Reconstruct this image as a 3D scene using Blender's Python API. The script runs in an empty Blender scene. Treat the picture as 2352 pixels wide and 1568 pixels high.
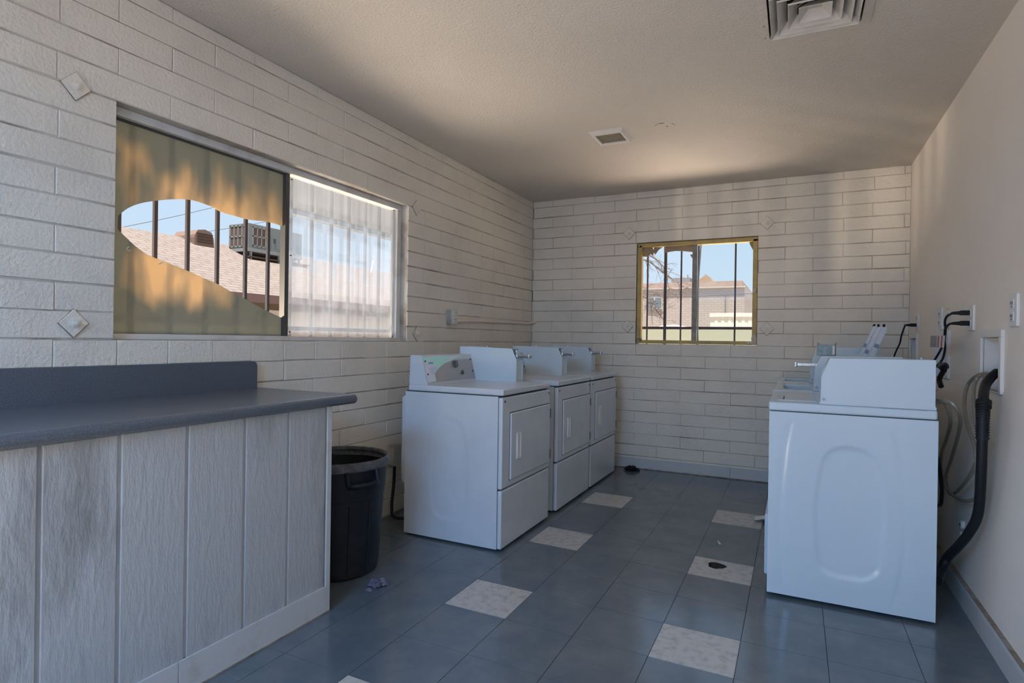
import bpy, bmesh, math, random
from mathutils import Vector, Matrix, noise
random.seed(7)
scene = bpy.context.scene
COL = scene.collection
PI = math.pi

# ---------------------------------------------------------------- camera, sky, sun, area lights, exposure
XL, XR, YB, YF, ZC = -1.028, 2.189, 3.207, -3.9, 2.590
cam_d = bpy.data.cameras.new('camera'); cam = bpy.data.objects.new('camera', cam_d); COL.objects.link(cam)
yaw, pitch, roll = 0.452, -0.0015, 0.0146
fw = Vector((-math.sin(yaw)*math.cos(pitch), math.cos(yaw)*math.cos(pitch), math.sin(pitch)))
rt = Vector((math.cos(yaw), math.sin(yaw), 0)); up = rt.cross(fw)
r2 = rt*math.cos(roll) + up*math.sin(roll); u2 = -rt*math.sin(roll) + up*math.cos(roll)
M = Matrix((r2, u2, -fw)).transposed().to_4x4(); M.translation = Vector((1.3945, -2.1741, 1.186))
cam.matrix_world = M
cam_d.sensor_width = 36; cam_d.lens = 1328.09/2352*36
cam_d.shift_x = -5.8/2352; cam_d.shift_y = -1.98/2352
cam_d.clip_start = 0.05; cam_d.clip_end = 300
scene.camera = cam

w = bpy.data.worlds.new('sky'); scene.world = w; w.use_nodes = True
nt = w.node_tree; nt.nodes.clear()
wo = nt.nodes.new('ShaderNodeOutputWorld'); bg = nt.nodes.new('ShaderNodeBackground')
tc = nt.nodes.new('ShaderNodeTexCoord'); sx = nt.nodes.new('ShaderNodeSeparateXYZ'); rp = nt.nodes.new('ShaderNodeValToRGB')
nt.links.new(tc.outputs['Generated'], sx.inputs[0]); nt.links.new(sx.outputs['Z'], rp.inputs['Fac'])
rp.color_ramp.elements[0].position = 0.0; rp.color_ramp.elements[0].color = (.70, .82, .94, 1)
rp.color_ramp.elements[1].position = 0.75; rp.color_ramp.elements[1].color = (.42, .62, .98, 1)
e = rp.color_ramp.elements.new(0.16); e.color = (.60, .77, .95, 1)
nt.links.new(rp.outputs[0], bg.inputs[0]); bg.inputs[1].default_value = 1.0
nt.links.new(bg.outputs[0], wo.inputs[0])

def aim(o, d):
    o.rotation_euler = Vector(d).to_track_quat('-Z', 'Y').to_euler()
sun_d = bpy.data.lights.new('sun', 'SUN'); sun_d.energy = 16.0; sun_d.angle = 0.009; sun_d.color = (1, .93, .82)
sun = bpy.data.objects.new('sun', sun_d); COL.objects.link(sun); aim(sun, (-.05, .20, -.975)); sun.location = (0, 0, 20)
def area(name, loc, d, sx_, sy_, power, col):
    l = bpy.data.lights.new(name, 'AREA'); l.shape = 'RECTANGLE'; l.size = sx_; l.size_y = sy_; l.energy = power; l.color = col
    o = bpy.data.objects.new(name, l); COL.objects.link(o); o.location = loc; aim(o, d); return o
# added fill lamps at the doorway behind the camera: blue above, warm below
area('doorway_blue_fill', (0.30, -3.55, 2.15), (.04, .25, -.97), 1.4, 0.7, 112, (.19, .50, 1.0))
area('doorway_warm_fill', (.05, -3.25, 0.06), (.22, .0, 1), 1.7, 1.1, 108, (1.0, .79, .54))
# added warm fill lamps, unseen below the two windows, shining up through them
area('back_yard_warm_fill', (0.65, YB+1.35, 0.02), (0, -.45, 1), 2.6, 1.6, 190, (1.0, .76, .59))
area('side_yard_warm_fill', (XL-1.25, 0.6, 0.02), (.65, .2, 1), 1.4, 2.6, 235, (1.0, .85, .68))
# added unseen lamp in the side yard, casts streaks through the wide window's bars
area('side_yard_streak_lamp', (-3.6, -2.7, 0.95), (1, 1.15, .24), .09, .5, 190, (1.0, .82, .62))

scene.view_settings.view_transform = 'Standard'; scene.view_settings.look = 'None'
scene.view_settings.gamma = 1.0; scene.view_settings.use_curve_mapping = False
scene.view_settings.exposure = 0.0
scene.cycles.max_bounces = 10; scene.cycles.diffuse_bounces = 6; scene.cycles.transparent_max_bounces = 12
scene.cycles.use_denoising = True
scene.cycles.sample_clamp_indirect = 6.0

# ---------------------------------------------------------------- mesh helpers
def mat(name, col, rough=.5, metal=0, spec=.5, col2=None, nscale=8, ncon=(.35, .65), bump=None, bdist=.002, bump2=None, stretch=None, coat=0):
    m = bpy.data.materials.new(name); m.use_nodes = True
    n = m.node_tree; b = n.nodes['Principled BSDF']
    b.inputs['Base Color'].default_value = (*col, 1); b.inputs['Roughness'].default_value = rough
    b.inputs['Metallic'].default_value = metal; b.inputs['Specular IOR Level'].default_value = spec
    if coat: b.inputs['Coat Weight'].default_value = coat; b.inputs['Coat Roughness'].default_value = .12
    t = n.nodes.new('ShaderNodeTexCoord'); mp = n.nodes.new('ShaderNodeMapping'); n.links.new(t.outputs['Object'], mp.inputs[0])
    if stretch: mp.inputs['Scale'].default_value = stretch
    if col2:
        nz = n.nodes.new('ShaderNodeTexNoise'); nz.inputs['Scale'].default_value = nscale; nz.inputs['Detail'].default_value = 6; nz.inputs['Roughness'].default_value = .62
        n.links.new(mp.outputs[0], nz.inputs['Vector'])
        cr = n.nodes.new('ShaderNodeValToRGB'); cr.color_ramp.elements[0].position = ncon[0]; cr.color_ramp.elements[1].position = ncon[1]
        cr.color_ramp.elements[0].color = (*col, 1); cr.color_ramp.elements[1].color = (*col2, 1)
        n.links.new(nz.outputs['Fac'], cr.inputs[0]); n.links.new(cr.outputs[0], b.inputs['Base Color'])
    last = None
    for bs in (bump, bump2):
        if not bs: continue
        nz = n.nodes.new('ShaderNodeTexNoise'); nz.inputs['Scale'].default_value = bs[0]; nz.inputs['Detail'].default_value = 3
        n.links.new(mp.outputs[0], nz.inputs['Vector'])
        bp = n.nodes.new('ShaderNodeBump'); bp.inputs['Strength'].default_value = bs[1]; bp.inputs['Distance'].default_value = bs[2] if len(bs) > 2 else bdist
        n.links.new(nz.outputs['Fac'], bp.inputs['Height'])
        if last: n.links.new(last.outputs[0], bp.inputs['Normal'])
        last = bp
    if last: n.links.new(last.outputs[0], b.inputs['Normal'])
    return m

def wloc(o):
    v = Vector((0, 0, 0))
    while o: v += o.location; o = o.parent
    return v
def obj(name, bm, m, parent=None, smooth=True, angle=32, kind=None):
    if parent: bm.transform(Matrix.Translation(-wloc(parent)))
    bmesh.ops.recalc_face_normals(bm, faces=bm.faces[:])
    me = bpy.data.meshes.new(name); bm.to_mesh(me); bm.free()
    for mm in (m if isinstance(m, (list, tuple)) else [m]): me.materials.append(mm)
    if smooth:
        for p in me.polygons: p.use_smooth = True
        me.set_sharp_from_angle(angle=math.radians(angle))
    o = bpy.data.objects.new(name, me); COL.objects.link(o)
    if smooth and len(me.polygons) < 4000:
        wn = o.modifiers.new('weighted_normal', 'WEIGHTED_NORMAL'); wn.keep_sharp = True; wn.weight = 80
    if parent: o.parent = parent
    if kind: o['kind'] = kind
    return o
def tag(o, label, cat, group=None):
    o['label'] = label; o['category'] = cat
    if group: o['group'] = group
    return o
def thing(name, loc, label, cat, group=None, kind=None):
    o = bpy.data.objects.new(name, None); o.empty_display_size = .1; COL.objects.link(o); o.location = loc
    if kind: o['kind'] = kind
    if label: tag(o, label, cat, group)
    return o
def dup(root, loc, label, rz=None):
    r = root.copy(); COL.objects.link(r); r.location = loc; r['label'] = label
    if rz is not None: r.rotation_euler.z = rz
    for ch in list(root.children):
        c = ch.copy(); COL.objects.link(c); c.parent = r
        for g in list(ch.children):
            d = g.copy(); COL.objects.link(d); d.parent = c
    return r
def merge(bm, t):
    me = bpy.data.meshes.new('tmp'); t.to_mesh(me); t.free(); bm.from_mesh(me); bpy.data.meshes.remove(me)
def B(): return bmesh.new()
def box(bm, lo, hi, bev=0, seg=2, mi=0, rot=None):
    t = bmesh.new(); bmesh.ops.create_cube(t, size=1)
    lo, hi = Vector(lo), Vector(hi); c = (lo+hi)/2; s = hi-lo
    for v in t.verts: v.co = Vector((v.co.x*s.x, v.co.y*s.y, v.co.z*s.z))
    if bev: bmesh.ops.bevel(t, geom=t.edges[:], offset=min(bev, .49*min(s)), segments=seg, affect='EDGES', profile=.5)
    if rot is not None: t.transform(rot.to_4x4())
    t.transform(Matrix.Translation(c))
    for f in t.faces: f.material_index = mi
    merge(bm, t); return bm
def prism(bm, poly, fn, d0, d1, bev=0, seg=2, mi=0):
    """extrude polygon poly (a,b) through depth d0..d1; fn(a,b,d)->xyz"""
    t = bmesh.new()
    va = [t.verts.new(fn(a, b, d0)) for a, b in poly]; vb = [t.verts.new(fn(a, b, d1)) for a, b in poly]
    n = len(poly); t.faces.new(va); t.faces.new(vb[::-1])
    for i in range(n): t.faces.new((va[i], vb[i], vb[(i+1) % n], va[(i+1) % n]))
    bmesh.ops.recalc_face_normals(t, faces=t.faces[:])
    if bev: bmesh.ops.bevel(t, geom=t.edges[:], offset=bev, segments=seg, affect='EDGES', profile=.5)
    elif n > 4: bmesh.ops.triangulate(t, faces=[f for f in t.faces if len(f.verts) > 4])
    for f in t.faces: f.material_index = mi
    merge(bm, t); return bm
def smooth_path(pts, sub=6):
    P = [Vector(p) for p in pts]
    if len(P) < 3: return P
    out = []
    for i in range(len(P)-1):
        p0 = P[max(i-1, 0)]; p1 = P[i]; p2 = P[i+1]; p3 = P[min(i+2, len(P)-1)]
        for k in range(sub):
            t = k/sub
            out.append(.5*((2*p1)+(-p0+p2)*t+(2*p0-5*p1+4*p2-p3)*t*t+(-p0+3*p1-3*p2+p3)*t**3))
    out.append(P[-1]); return out
def tube(bm, pts, r, seg=10, sub=6, mi=0):
    P = smooth_path(pts, sub); n = len(P)
    rad = r if callable(r) else (lambda s: r)
    tan = [(P[min(i+1, n-1)]-P[max(i-1, 0)]).normalized() for i in range(n)]
    a = Vector((0, 0, 1)) if abs(tan[0].z) < .9 else Vector((1, 0, 0))
    nrm = (a-tan[0]*a.dot(tan[0])).normalized(); rings = []
    for i in range(n):
        nrm = (nrm-tan[i]*nrm.dot(tan[i])).normalized(); bn = tan[i].cross(nrm); rr = rad(i/(n-1))
        rings.append([bm.verts.new(P[i]+(nrm*math.cos(2*PI*k/seg)+bn*math.sin(2*PI*k/seg))*rr) for k in range(seg)])
    for i in range(n-1):
        for k in range(seg):
            f = bm.faces.new((rings[i][k], rings[i][(k+1) % seg], rings[i+1][(k+1) % seg], rings[i+1][k])); f.material_index = mi
    bm.faces.new(rings[0][::-1]).material_index = mi; bm.faces.new(rings[-1]).material_index = mi
    return bm
def cyl(bm, p0, p1, r, seg=16, mi=0, r1=None):
    r1 = r if r1 is None else r1
    return tube(bm, [p0, p1], (lambda s: r+(r1-r)*s), seg, 1, mi)
def lathe(bm, prof, c, seg=40, mi=0, squash=None):
    rings = []
    for r, z in prof:
        rings.append([bm.verts.new((c[0]+r*math.cos(2*PI*k/seg), c[1]+r*math.sin(2*PI*k/seg), c[2]+z)) for k in range(seg)])
    for i in range(len(prof)-1):
        for k in range(seg):
            bm.faces.new((rings[i][k], rings[i][(k+1) % seg], rings[i+1][(k+1) % seg], rings[i+1][k])).material_index = mi
    return bm
def quad(bm, *p, mi=0):
    f = bm.faces.new([bm.verts.new(q) for q in p]); f.material_index = mi; return f
def lumpy(bm, c, s, amp, seed, sub=3):
    t = bmesh.new(); bmesh.ops.create_icosphere(t, subdivisions=sub, radius=1)
    for v in t.verts:
        d = 1+amp*noise.noise(v.co*1.7+Vector((seed, 0, 0)))+amp*.7*noise.noise(v.co*4+Vector((0, seed, 0)))
        v.co = Vector((v.co.x*s[0]*d+c[0], v.co.y*s[1]*d+c[1], max(v.co.z*s[2]*d+c[2], c[2]-s[2])))
    merge(bm, t); return bm

# ---------------------------------------------------------------- materials
wallpaint = mat('white_block_paint', (.765, .71, .615), .5, col2=(.66, .605, .525), nscale=2.6, ncon=(.45, .75), bump=(70, .8, .005), bump2=(240, .5, .002))
mortar = mat('painted_mortar', (.50, .47, .42), .6, col2=(.22, .165, .12), nscale=3.2, ncon=(.43, .68), bump=(160, .4, .002))
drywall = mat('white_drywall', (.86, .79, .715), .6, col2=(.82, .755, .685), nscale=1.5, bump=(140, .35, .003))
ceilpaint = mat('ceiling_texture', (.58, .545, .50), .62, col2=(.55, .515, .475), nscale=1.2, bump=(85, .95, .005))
trimpaint = mat('white_trim_paint', (.52, .53, .53), .45, col2=(.40, .36, .31), nscale=6, ncon=(.58, .78), bump=(120, .2, .002))
dirt = mat('brown_dirt', (.16, .11, .07), .8, col2=(.34, .29, .24), nscale=14)
enamel = mat('white_enamel', (.565, .67, .745), .19, spec=.55, col2=(.54, .64, .715), nscale=1.4, bump=(420, .035, .0005))
enamel_dull = mat('white_enamel_worn', (.60, .645, .69), .24, spec=.55, col2=(.55, .59, .635), nscale=3.5, bump=(300, .05, .0005))
dark_gap = mat('dark_gap', (.03, .04, .055), .6)
dark_metal = mat('dark_screw', (.07, .075, .08), .4, metal=.6)
chrome = mat('chrome', (.62, .66, .70), .18, metal=1, col2=(.45, .50, .56), nscale=30)
galv = mat('galvanized_steel', (.26, .33, .335), .5, metal=.55, col2=(.15, .20, .21), nscale=28, bump=(60, .2, .001))
laminate = mat('blue_grey_laminate', (.078, .094, .115), .27, spec=.5, col2=(.12, .135, .155), nscale=260, ncon=(.42, .60), bump=(300, .18, .0008))
siding = mat('white_siding', (.41, .425, .43), .55, col2=(.21, .21, .205), nscale=3.4, ncon=(.53, .76), bump=(55, .6, .004), bump2=(190, .4, .002), stretch=(1, 1, .32))
tile_dark = mat('slate_vinyl_tile', (.098, .125, .150), .17, spec=.85, col2=(.15, .168, .18), nscale=4.5, ncon=(.40, .78), bump=(40, .06, .002))
_n = tile_dark.node_tree; _b = _n.nodes['Principled BSDF']; _t = _n.nodes.new('ShaderNodeTexCoord'); _m = _n.nodes.new('ShaderNodeMapping'); _m.inputs['Scale'].default_value = (1.2, 9, 1); _m.inputs['Rotation'].default_value = (0, 0, .22)
_z = _n.nodes.new('ShaderNodeTexNoise'); _z.inputs['Scale'].default_value = 3.2; _z.inputs['Detail'].default_value = 9; _z.inputs['Roughness'].default_value = .72
_r = _n.nodes.new('ShaderNodeValToRGB'); _r.color_ramp.elements[0].position = .60; _r.color_ramp.elements[1].position = .82; _r.color_ramp.elements[1].color = (.55, .55, .55, 1)
_x = _n.nodes.new('ShaderNodeMix'); _x.data_type = 'RGBA'; _x.inputs[7].default_value = (.26, .25, .24, 1)
_src = _b.inputs['Base Color'].links[0].from_socket
_n.links.new(_t.outputs['Object'], _m.inputs[0]); _n.links.new(_m.outputs[0], _z.inputs['Vector']); _n.links.new(_z.outputs['Fac'], _r.inputs[0]); _n.links.new(_r.outputs[0], _x.inputs[0])
_n.links.new(_src, _x.inputs[6]); _n.links.new(_x.outputs[2], _b.inputs['Base Color'])      # pale scuffs
tile_white = mat('beige_vinyl_tile', (.50, .475, .44), .26, spec=.65, col2=(.36, .335, .30), nscale=26, ncon=(.46, .70), bump=(60, .08, .001))
grout = mat('tile_seam', (.022, .022, .024), .8)
black_plastic = mat('black_plastic', (.010, .011, .014), .5, spec=.3, col2=(.035, .036, .042), nscale=9, ncon=(.52, .85), bump=(220, .25, .001))
black_rubber = mat('black_rubber', (.008, .009, .013), .5, spec=.3)
braid = mat('braided_hose', (.36, .33, .27), .4, metal=.35, col2=(.20, .18, .14), nscale=300)
white_plastic = mat('white_plastic', (.72, .71, .69), .4)
ivory = mat('ivory_plastic', (.64, .61, .55), .42)
grey_metal = mat('painted_grey_metal', (.42, .42, .38), .5, col2=(.30, .29, .26), nscale=18)
alum = mat('aluminium_frame', (.58, .58, .58), .42, metal=.3, col2=(.46, .45, .43), nscale=6)
dark_alum = mat('dark_aluminium', (.10, .10, .095), .4, metal=.5)
whiteframe = mat('white_window_frame', (.66, .64, .60), .45, col2=(.50, .45, .40), nscale=9, ncon=(.5, .8))
yellowframe = mat('yellowed_frame', (.50, .36, .11), .5, col2=(.34, .25, .10), nscale=12, ncon=(.4, .75))
iron = mat('iron_bar', (.085, .078, .085), .6, spec=.2)
red_plastic = mat('red_plastic', (.42, .03, .03), .4)
green_plastic = mat('green_plastic', (.02, .13, .06), .35)
grey_plastic = mat('grey_plastic', (.10, .12, .12), .4)
platebeige = mat('brushed_plate', (.46, .42, .39), .30, metal=.5, col2=(.42, .385, .36), nscale=2)
mint = mat('mint_decal', (.46, .86, .74), .3, col2=(.74, .70, .90), nscale=7, ncon=(.45, .62))
tealink = mat('teal_ink', (.12, .50, .46), .4)
lintmat = mat('lavender_lint', (.17, .155, .22), .95, col2=(.09, .08, .12), nscale=40, bump=(90, .8, .004))
paper = mat('paper', (.66, .63, .62), .8, bump=(30, .5, .004))
filmscrap = mat('torn_brown_film', (.36, .25, .15), .5)
darkpit = mat('dark_pit', (.018, .012, .009), .8, col2=(.07, .05, .03), nscale=20)

# ---------------------------------------------------------------- room shell
PITCH = .1049; Z0 = 1.1625          # course height and the joint at the window sill
def flare(z): return 0.0 if z > 1.0 else .082*(1-max(z, 0)/1.0)**0.8
def slab(bm, fn, us, zs, holes, d_in, d_out, mi=0):
    """wall slab in (u,z), with rectangular holes [(u0,u1,z0,z1)]; inner face, outer face, reveals"""
    us = sorted(set(us+[h[0] for h in holes]+[h[1] for h in holes])); zs = sorted(set(zs+[h[2] for h in holes]+[h[3] for h in holes]))
    for d in (d_in, d_out):
        for i in range(len(us)-1):
            for j in range(len(zs)-1):
                cu, cz = (us[i]+us[i+1])/2, (zs[j]+zs[j+1])/2
                if any(h[0] < cu < h[1] and h[2] < cz < h[3] for h in holes): continue
                quad(bm, fn(us[i], zs[j], d), fn(us[i+1], zs[j], d), fn(us[i+1], zs[j+1], d), fn(us[i], zs[j+1], d), mi=mi)
    for h in holes:
        a, b, c, e_ = h
        for (p, q) in (((a, c), (b, c)), ((b, c), (b, e_)), ((b, e_), (a, e_)), ((a, e_), (a, c))):
            quad(bm, fn(*p, d_in), fn(*q, d_in), fn(*q, d_out), fn(*p, d_out), mi=mi)
    ue, ze = (us[0], us[-1]), (zs[0], zs[-1])
    for u in ue: quad(bm, fn(u, ze[0], d_in), fn(u, ze[1], d_in), fn(u, ze[1], d_out), fn(u, ze[0], d_out), mi=mi)
    for z in ze: quad(bm, fn(ue[0], z, d_in), fn(ue[1], z, d_in), fn(ue[1], z, d_out), fn(ue[0], z, d_out), mi=mi)
def blocks(bm, fn, u0, u1, phase, hole, seed, sill_half=True):
    """painted slump-block faces standing proud of the mortar plane (d=0), running bond"""
    rng = random.Random(seed); L = .4225; g = .0035
    k = -12
    while True:
        za = Z0+PITCH*k; zb = za+PITCH; k += 1
        if za > ZC-.01: break
        zb = min(zb, ZC)
        if zb < .02: continue
        za = max(za, 0)
        kk = k-1; step = L
        ph = phase if kk % 2 else phase+L/2
        if kk == -1 and sill_half and hole: segs_half = True
        else: segs_half = False
        n0 = math.floor((u0-ph)/L)-1; edges = []
        for n in range(n0, n0+40):
            edges.append(ph+n*L)
            if segs_half and hole[0]-.3 < ph+n*L+L/2 < hole[1]+.25: edges.append(ph+n*L+L/2)
        edges = sorted(edges); edges = [e_+rng.uniform(-.006, .006) for e_ in edges]
        for a, b in zip(edges[:-1], edges[1:]):
            a, b = max(a, u0), min(b, u1)
            if b-a < .015: continue
            pieces = [(a, b)]
            if hole and za < hole[3]-.02 and zb > hole[2]+.02:
                pieces = []
                if a < hole[0]: pieces.append((a, min(b, hole[0])))
                if b > hole[1]: pieces.append((max(a, hole[1]), b))
            for a2, b2 in pieces:
                if b2-a2 < .012: continue
                h = .0038+rng.uniform(-.0014, .0014)
                gl = g*(.1+.5*rng.random()); gt = g*(.25+.9*rng.random()); gb = g*(.3+1.2*rng.random()); gr = g*(.1+.5*rng.random())
                ea = 0 if hole and abs(a2-hole[1]) < 1e-6 else gl; eb = 0 if hole and abs(b2-hole[0]) < 1e-6 else gr
                o_ = [(a2+ea, za+gb), (b2-eb, za+gb), (b2-eb, zb-gt), (a2+ea, zb-gt)]
                s = .0028
                i_ = [(a2+ea+s, za+gb+s), (b2-eb-s, za+gb+s), (b2-eb-s, zb-gt-s), (a2+ea+s, zb-gt-s)]
                vo = [bm.verts.new(fn(*p, 0)) for p in o_]; vi = [bm.verts.new(fn(*p, h)) for p in i_]
                bm.faces.new(vi).material_index = 0
                for q in range(4): bm.faces.new((vo[q], vo[(q+1) % 4], vi[(q+1) % 4], vi[q])).material_index = 0
W1 = (-.81, 1.105, 1.1625, 2.107)
fnL = lambda u, z, d: (XL-.004+d, u, z)
bm = B(); slab(bm, fnL, [YF-.12, YB+.12], [-.02, ZC+.1], [W1], 0, -.125, mi=1); blocks(bm, fnL, YF, YB, -1.014, W1, 3)
obj('wall_left', bm, [wallpaint, mortar], smooth=False, kind='structure')
W2 = (.042, 1.097, 1.166, 2.112)
fnB = lambda u, z, d: (u, YB+.004-d, z)
bm = B(); slab(bm, fnB, [XL-.12, XR+.3], [-.02, ZC+.1], [W2], 0, -.13, mi=1); blocks(bm, fnB, XL, XR, .463, W2, 5, False)
obj('wall_back', bm, [wallpaint, mortar], smooth=False, kind='structure')
# the right wall: drywall, three recessed laundry boxes are let into it
fnR = lambda u, z, d: (XR-flare(z)-d, u, z)
RB = [(.957, 1.222, .992, 1.228), (1.905, 2.200, 1.006, 1.240), (2.86, 3.10, 1.01, 1.24)]
bm = B(); slab(bm, fnR, [YF-.1, YB+.1], [-.02, .15, .3, .45, .6, .75, .9, 1.0, ZC+.1], RB, 0, -.16)
obj('wall_right', bm, drywall, kind='structure')
# wall behind the camera with its wide open doorway
fnF = lambda u, z, d: (u, YF-.0+d, z)
bm = B(); slab(bm, fnF, [XL-.12, XR+.16], [-.02, ZC+.1], [(-.95, 1.05, .0, 2.25)], 0, -.12)
obj('wall_front', bm, drywall, kind='structure')
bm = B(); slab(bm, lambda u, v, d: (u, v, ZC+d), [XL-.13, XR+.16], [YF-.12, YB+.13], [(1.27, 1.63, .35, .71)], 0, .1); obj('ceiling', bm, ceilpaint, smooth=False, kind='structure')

# floor: vinyl tiles over dark seams, one tile has a hole round the drain
yl0 = {-3: -.905, -2: -.595, -1: -.285, 0: .028, 1: .325, 2: .628, 3: .936, 4: 1.240, 5: 1.555, 6: 1.870, 7: 2.195}
yl3 = {-3: -.905, -2: -.60, -1: -.295, 0: .012, 1: .298, 2: .588, 3: .877, 4: 1.148, 5: 1.490, 6: 1.838, 7: 2.157}
def yline(j, x):
    def gv(d):
        if j in d: return d[j]
        return d[-3]+(j+3)*.3048 if j < -3 else d[7]+(j-7)*.3048
    t = min(max((x-.15)/.92, 0), 1); return gv(yl0)*(1-t)+gv(yl3)*t
bm = B(); rng = random.Random(11); g = .0011
quad(bm, (XL-.1, YF-.1, -.0016), (.94, YF-.1, -.0016), (.94, YB+.1, -.0016), (XL-.1, YB+.1, -.0016))
quad(bm, (1.2, YF-.1, -.0016), (XR+.1, YF-.1, -.0016), (XR+.1, YB+.1, -.0016), (1.2, YB+.1, -.0016))
quad(bm, (.94, YF-.1, -.0016), (1.2, YF-.1, -.0016), (1.2, .9, -.0016), (.94, .9, -.0016))
quad(bm, (.94, 1.14, -.0016), (1.2, 1.14, -.0016), (1.2, YB+.1, -.0016), (.94, YB+.1, -.0016))
DR = (1.034, 1.072)
for i in range(-4, 8):
    for j in range(-13, 11):
        x0, x1 = i*.3048+g-.004, (i+1)*.3048-g-.004
        P = [(x0, yline(j, x0)+g), (x1, yline(j, x1)+g), (x1, yline(j+1, x1)-g), (x0, yline(j+1, x0)-g)]
        if P[0][1] > YB+.05 or P[2][1] < YF-.1: continue
        mi = 2 if (i in (0, 3) and j % 3 == 0 and j < 9) else 1
        z = [rng.uniform(-.0003, .0003) for _ in range(4)]
        top = [(p[0], p[1], zz) for p, zz in zip(P, z)]
        if i == 3 and j == 3:
            # ring of quads round an irregular opening
            n = 24; outer = []
            for k in range(n):
                s = k/n*4; q = int(s); f = s-q; a, b = Vector(top[q]), Vector(top[(q+1) % 4]); outer.append(a+(b-a)*f)
            vo = [bm.verts.new(p) for p in outer]
            inn = []
            for p in outer:
                an = math.atan2(p.y-DR[1], p.x-DR[0]); r = .046*(1+.10*math.sin(3*an+1)+.05*math.sin(7*an))
                inn.append((DR[0]+r*math.cos(an), DR[1]+r*math.sin(an)))
            vi = [bm.verts.new((a, b, 0)) for a, b in inn]; vl = [bm.verts.new((a, b, -.05)) for a, b in inn]
            for k in range(n):
                bm.faces.new((vo[k], vo[(k+1) % n], vi[(k+1) % n], vi[k])).material_index = mi
                bm.faces.new((vi[k], vi[(k+1) % n], vl[(k+1) % n], vl[k])).material_index = 3
            continue
        quad(bm, *top, mi=mi)
        for q in range(4):
            a, b = top[q], top[(q+1) % 4]; quad(bm, a, b, (b[0], b[1], -.0016), (a[0], a[1], -.0016), mi=mi)
obj('floor', bm, [grout, tile_dark, tile_white, darkpit], smooth=False, kind='structure')
bm = B(); lathe(bm, [(.0, -.06), (.035, -.06), (.056, -.045), (.060, -.012), (.066, -.006), (.066, -.07), (0, -.075)], (DR[0], DR[1], 0), 28)
tag(obj('floor_drain', bm, darkpit), 'dark round drain hole broken through a white floor tile', 'drain')

# skirting boards
fnsk = lambda a, b, d: (a, d, b)
bm = B()
prism(bm, [(XR-.082-.004, 0), (XR-.098, 0), (XR-.098, .085), (XR-.092, .098), (XR-.062, .102), (XR-.062, 0)], fnsk, YF, .565)
prism(bm, [(XR-.082-.004, 0), (XR-.098, 0), (XR-.098, .085), (XR-.092, .098), (XR-.062, .102), (XR-.062, 0)], fnsk, .568, YB)
bb = obj('baseboard_right', bm, trimpaint, kind='structure')
bm = B(); box(bm, (XR-.094, YF, .1015), (XR-.066, YB, .1035)); obj('dirt_line', bm, dirt, bb)
bm = B(); box(bm, (XL, YB-.014, .006), (.896, YB+.004, .098), .003); box(bm, (.899, YB-.014, .006), (XR-.1, YB+.004, .098), .003)
bb = obj('baseboard_back', bm, trimpaint, kind='structure')
bm = B(); box(bm, (XL, YB-.017, 0), (XR-.1, YB-.002, .008)); obj('dirt_line', bm, dirt, bb)

# ---------------------------------------------------------------- window_1 (left wall): tinted half with a big cut hole, hazy half
win = thing('window_1', (XL-.08, .147, 1.1625), None, None, kind='structure')
bm = B()
box(bm, (XL-.115, W1[0], 2.072), (XL-.055, W1[1], W1[3]), .003); box(bm, (XL-.115, W1[0], W1[2]), (XL-.050, W1[1], 1.188), .004)
box(bm, (XL-.115, W1[0], 1.18), (XL-.060, W1[0]+.020, 2.08), .003); box(bm, (XL-.115, 1.062, 1.18), (XL-.060, W1[1], 2.08), .003)
obj('window_frame', bm, whiteframe, win)
bm = B(); box(bm, (XL-.112, .100, 1.186), (XL-.072, .118, 2.074), .002); box(bm, (XL-.108, W1[0]+.015, 2.064), (XL-.082, .12, 2.076), .001); box(bm, (XL-.108, 1.052, 1.186), (XL-.086, 1.066, 2.074), .002)
obj('sash_rail', bm, dark_alum, win)
bm = B(); box(bm, (XL-.108, .116, 1.186), (XL-.075, .130, 2.074), .002); obj('mullion', bm, dark_alum, win)
bm = B()
for z in (1.212, 1.63, 2.045): cyl(bm, (XL-.077, .140, z), (XL-.070, .140, z), .004, 10)
obj('screw', bm, dark_metal, win)
U = [(-.746, 1.674), (-.707, 1.713), (-.658, 1.743), (-.603, 1.765), (-.532, 1.788), (-.467, 1.804), (-.418, 1.809), (-.368, 1.806), (-.316, 1.799), (-.273, 1.786), (-.206, 1.782), (-.118, 1.779), (.006, 1.790), (.105, 1.784)]
Lo = [(.105, 1.286), (.02, 1.315), (-.124, 1.371), (-.2, 1.398), (-.289, 1.435), (-.362, 1.456), (-.433, 1.479), (-.509, 1.499), (-.586, 1.518), (-.63, 1.532), (-.676, 1.559), (-.717, 1.591), (-.750, 1.620)]
def dens(L_):
    return [(p.x, p.y) for p in smooth_path([(a, b, 0) for a, b in L_], 4)]
U2 = dens(U); L2 = dens(Lo)
poly = [(W1[0]+.01, 1.184), (.108, 1.184)]+L2+U2+[(.108, 2.074), (W1[0]+.01, 2.074)]
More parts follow.
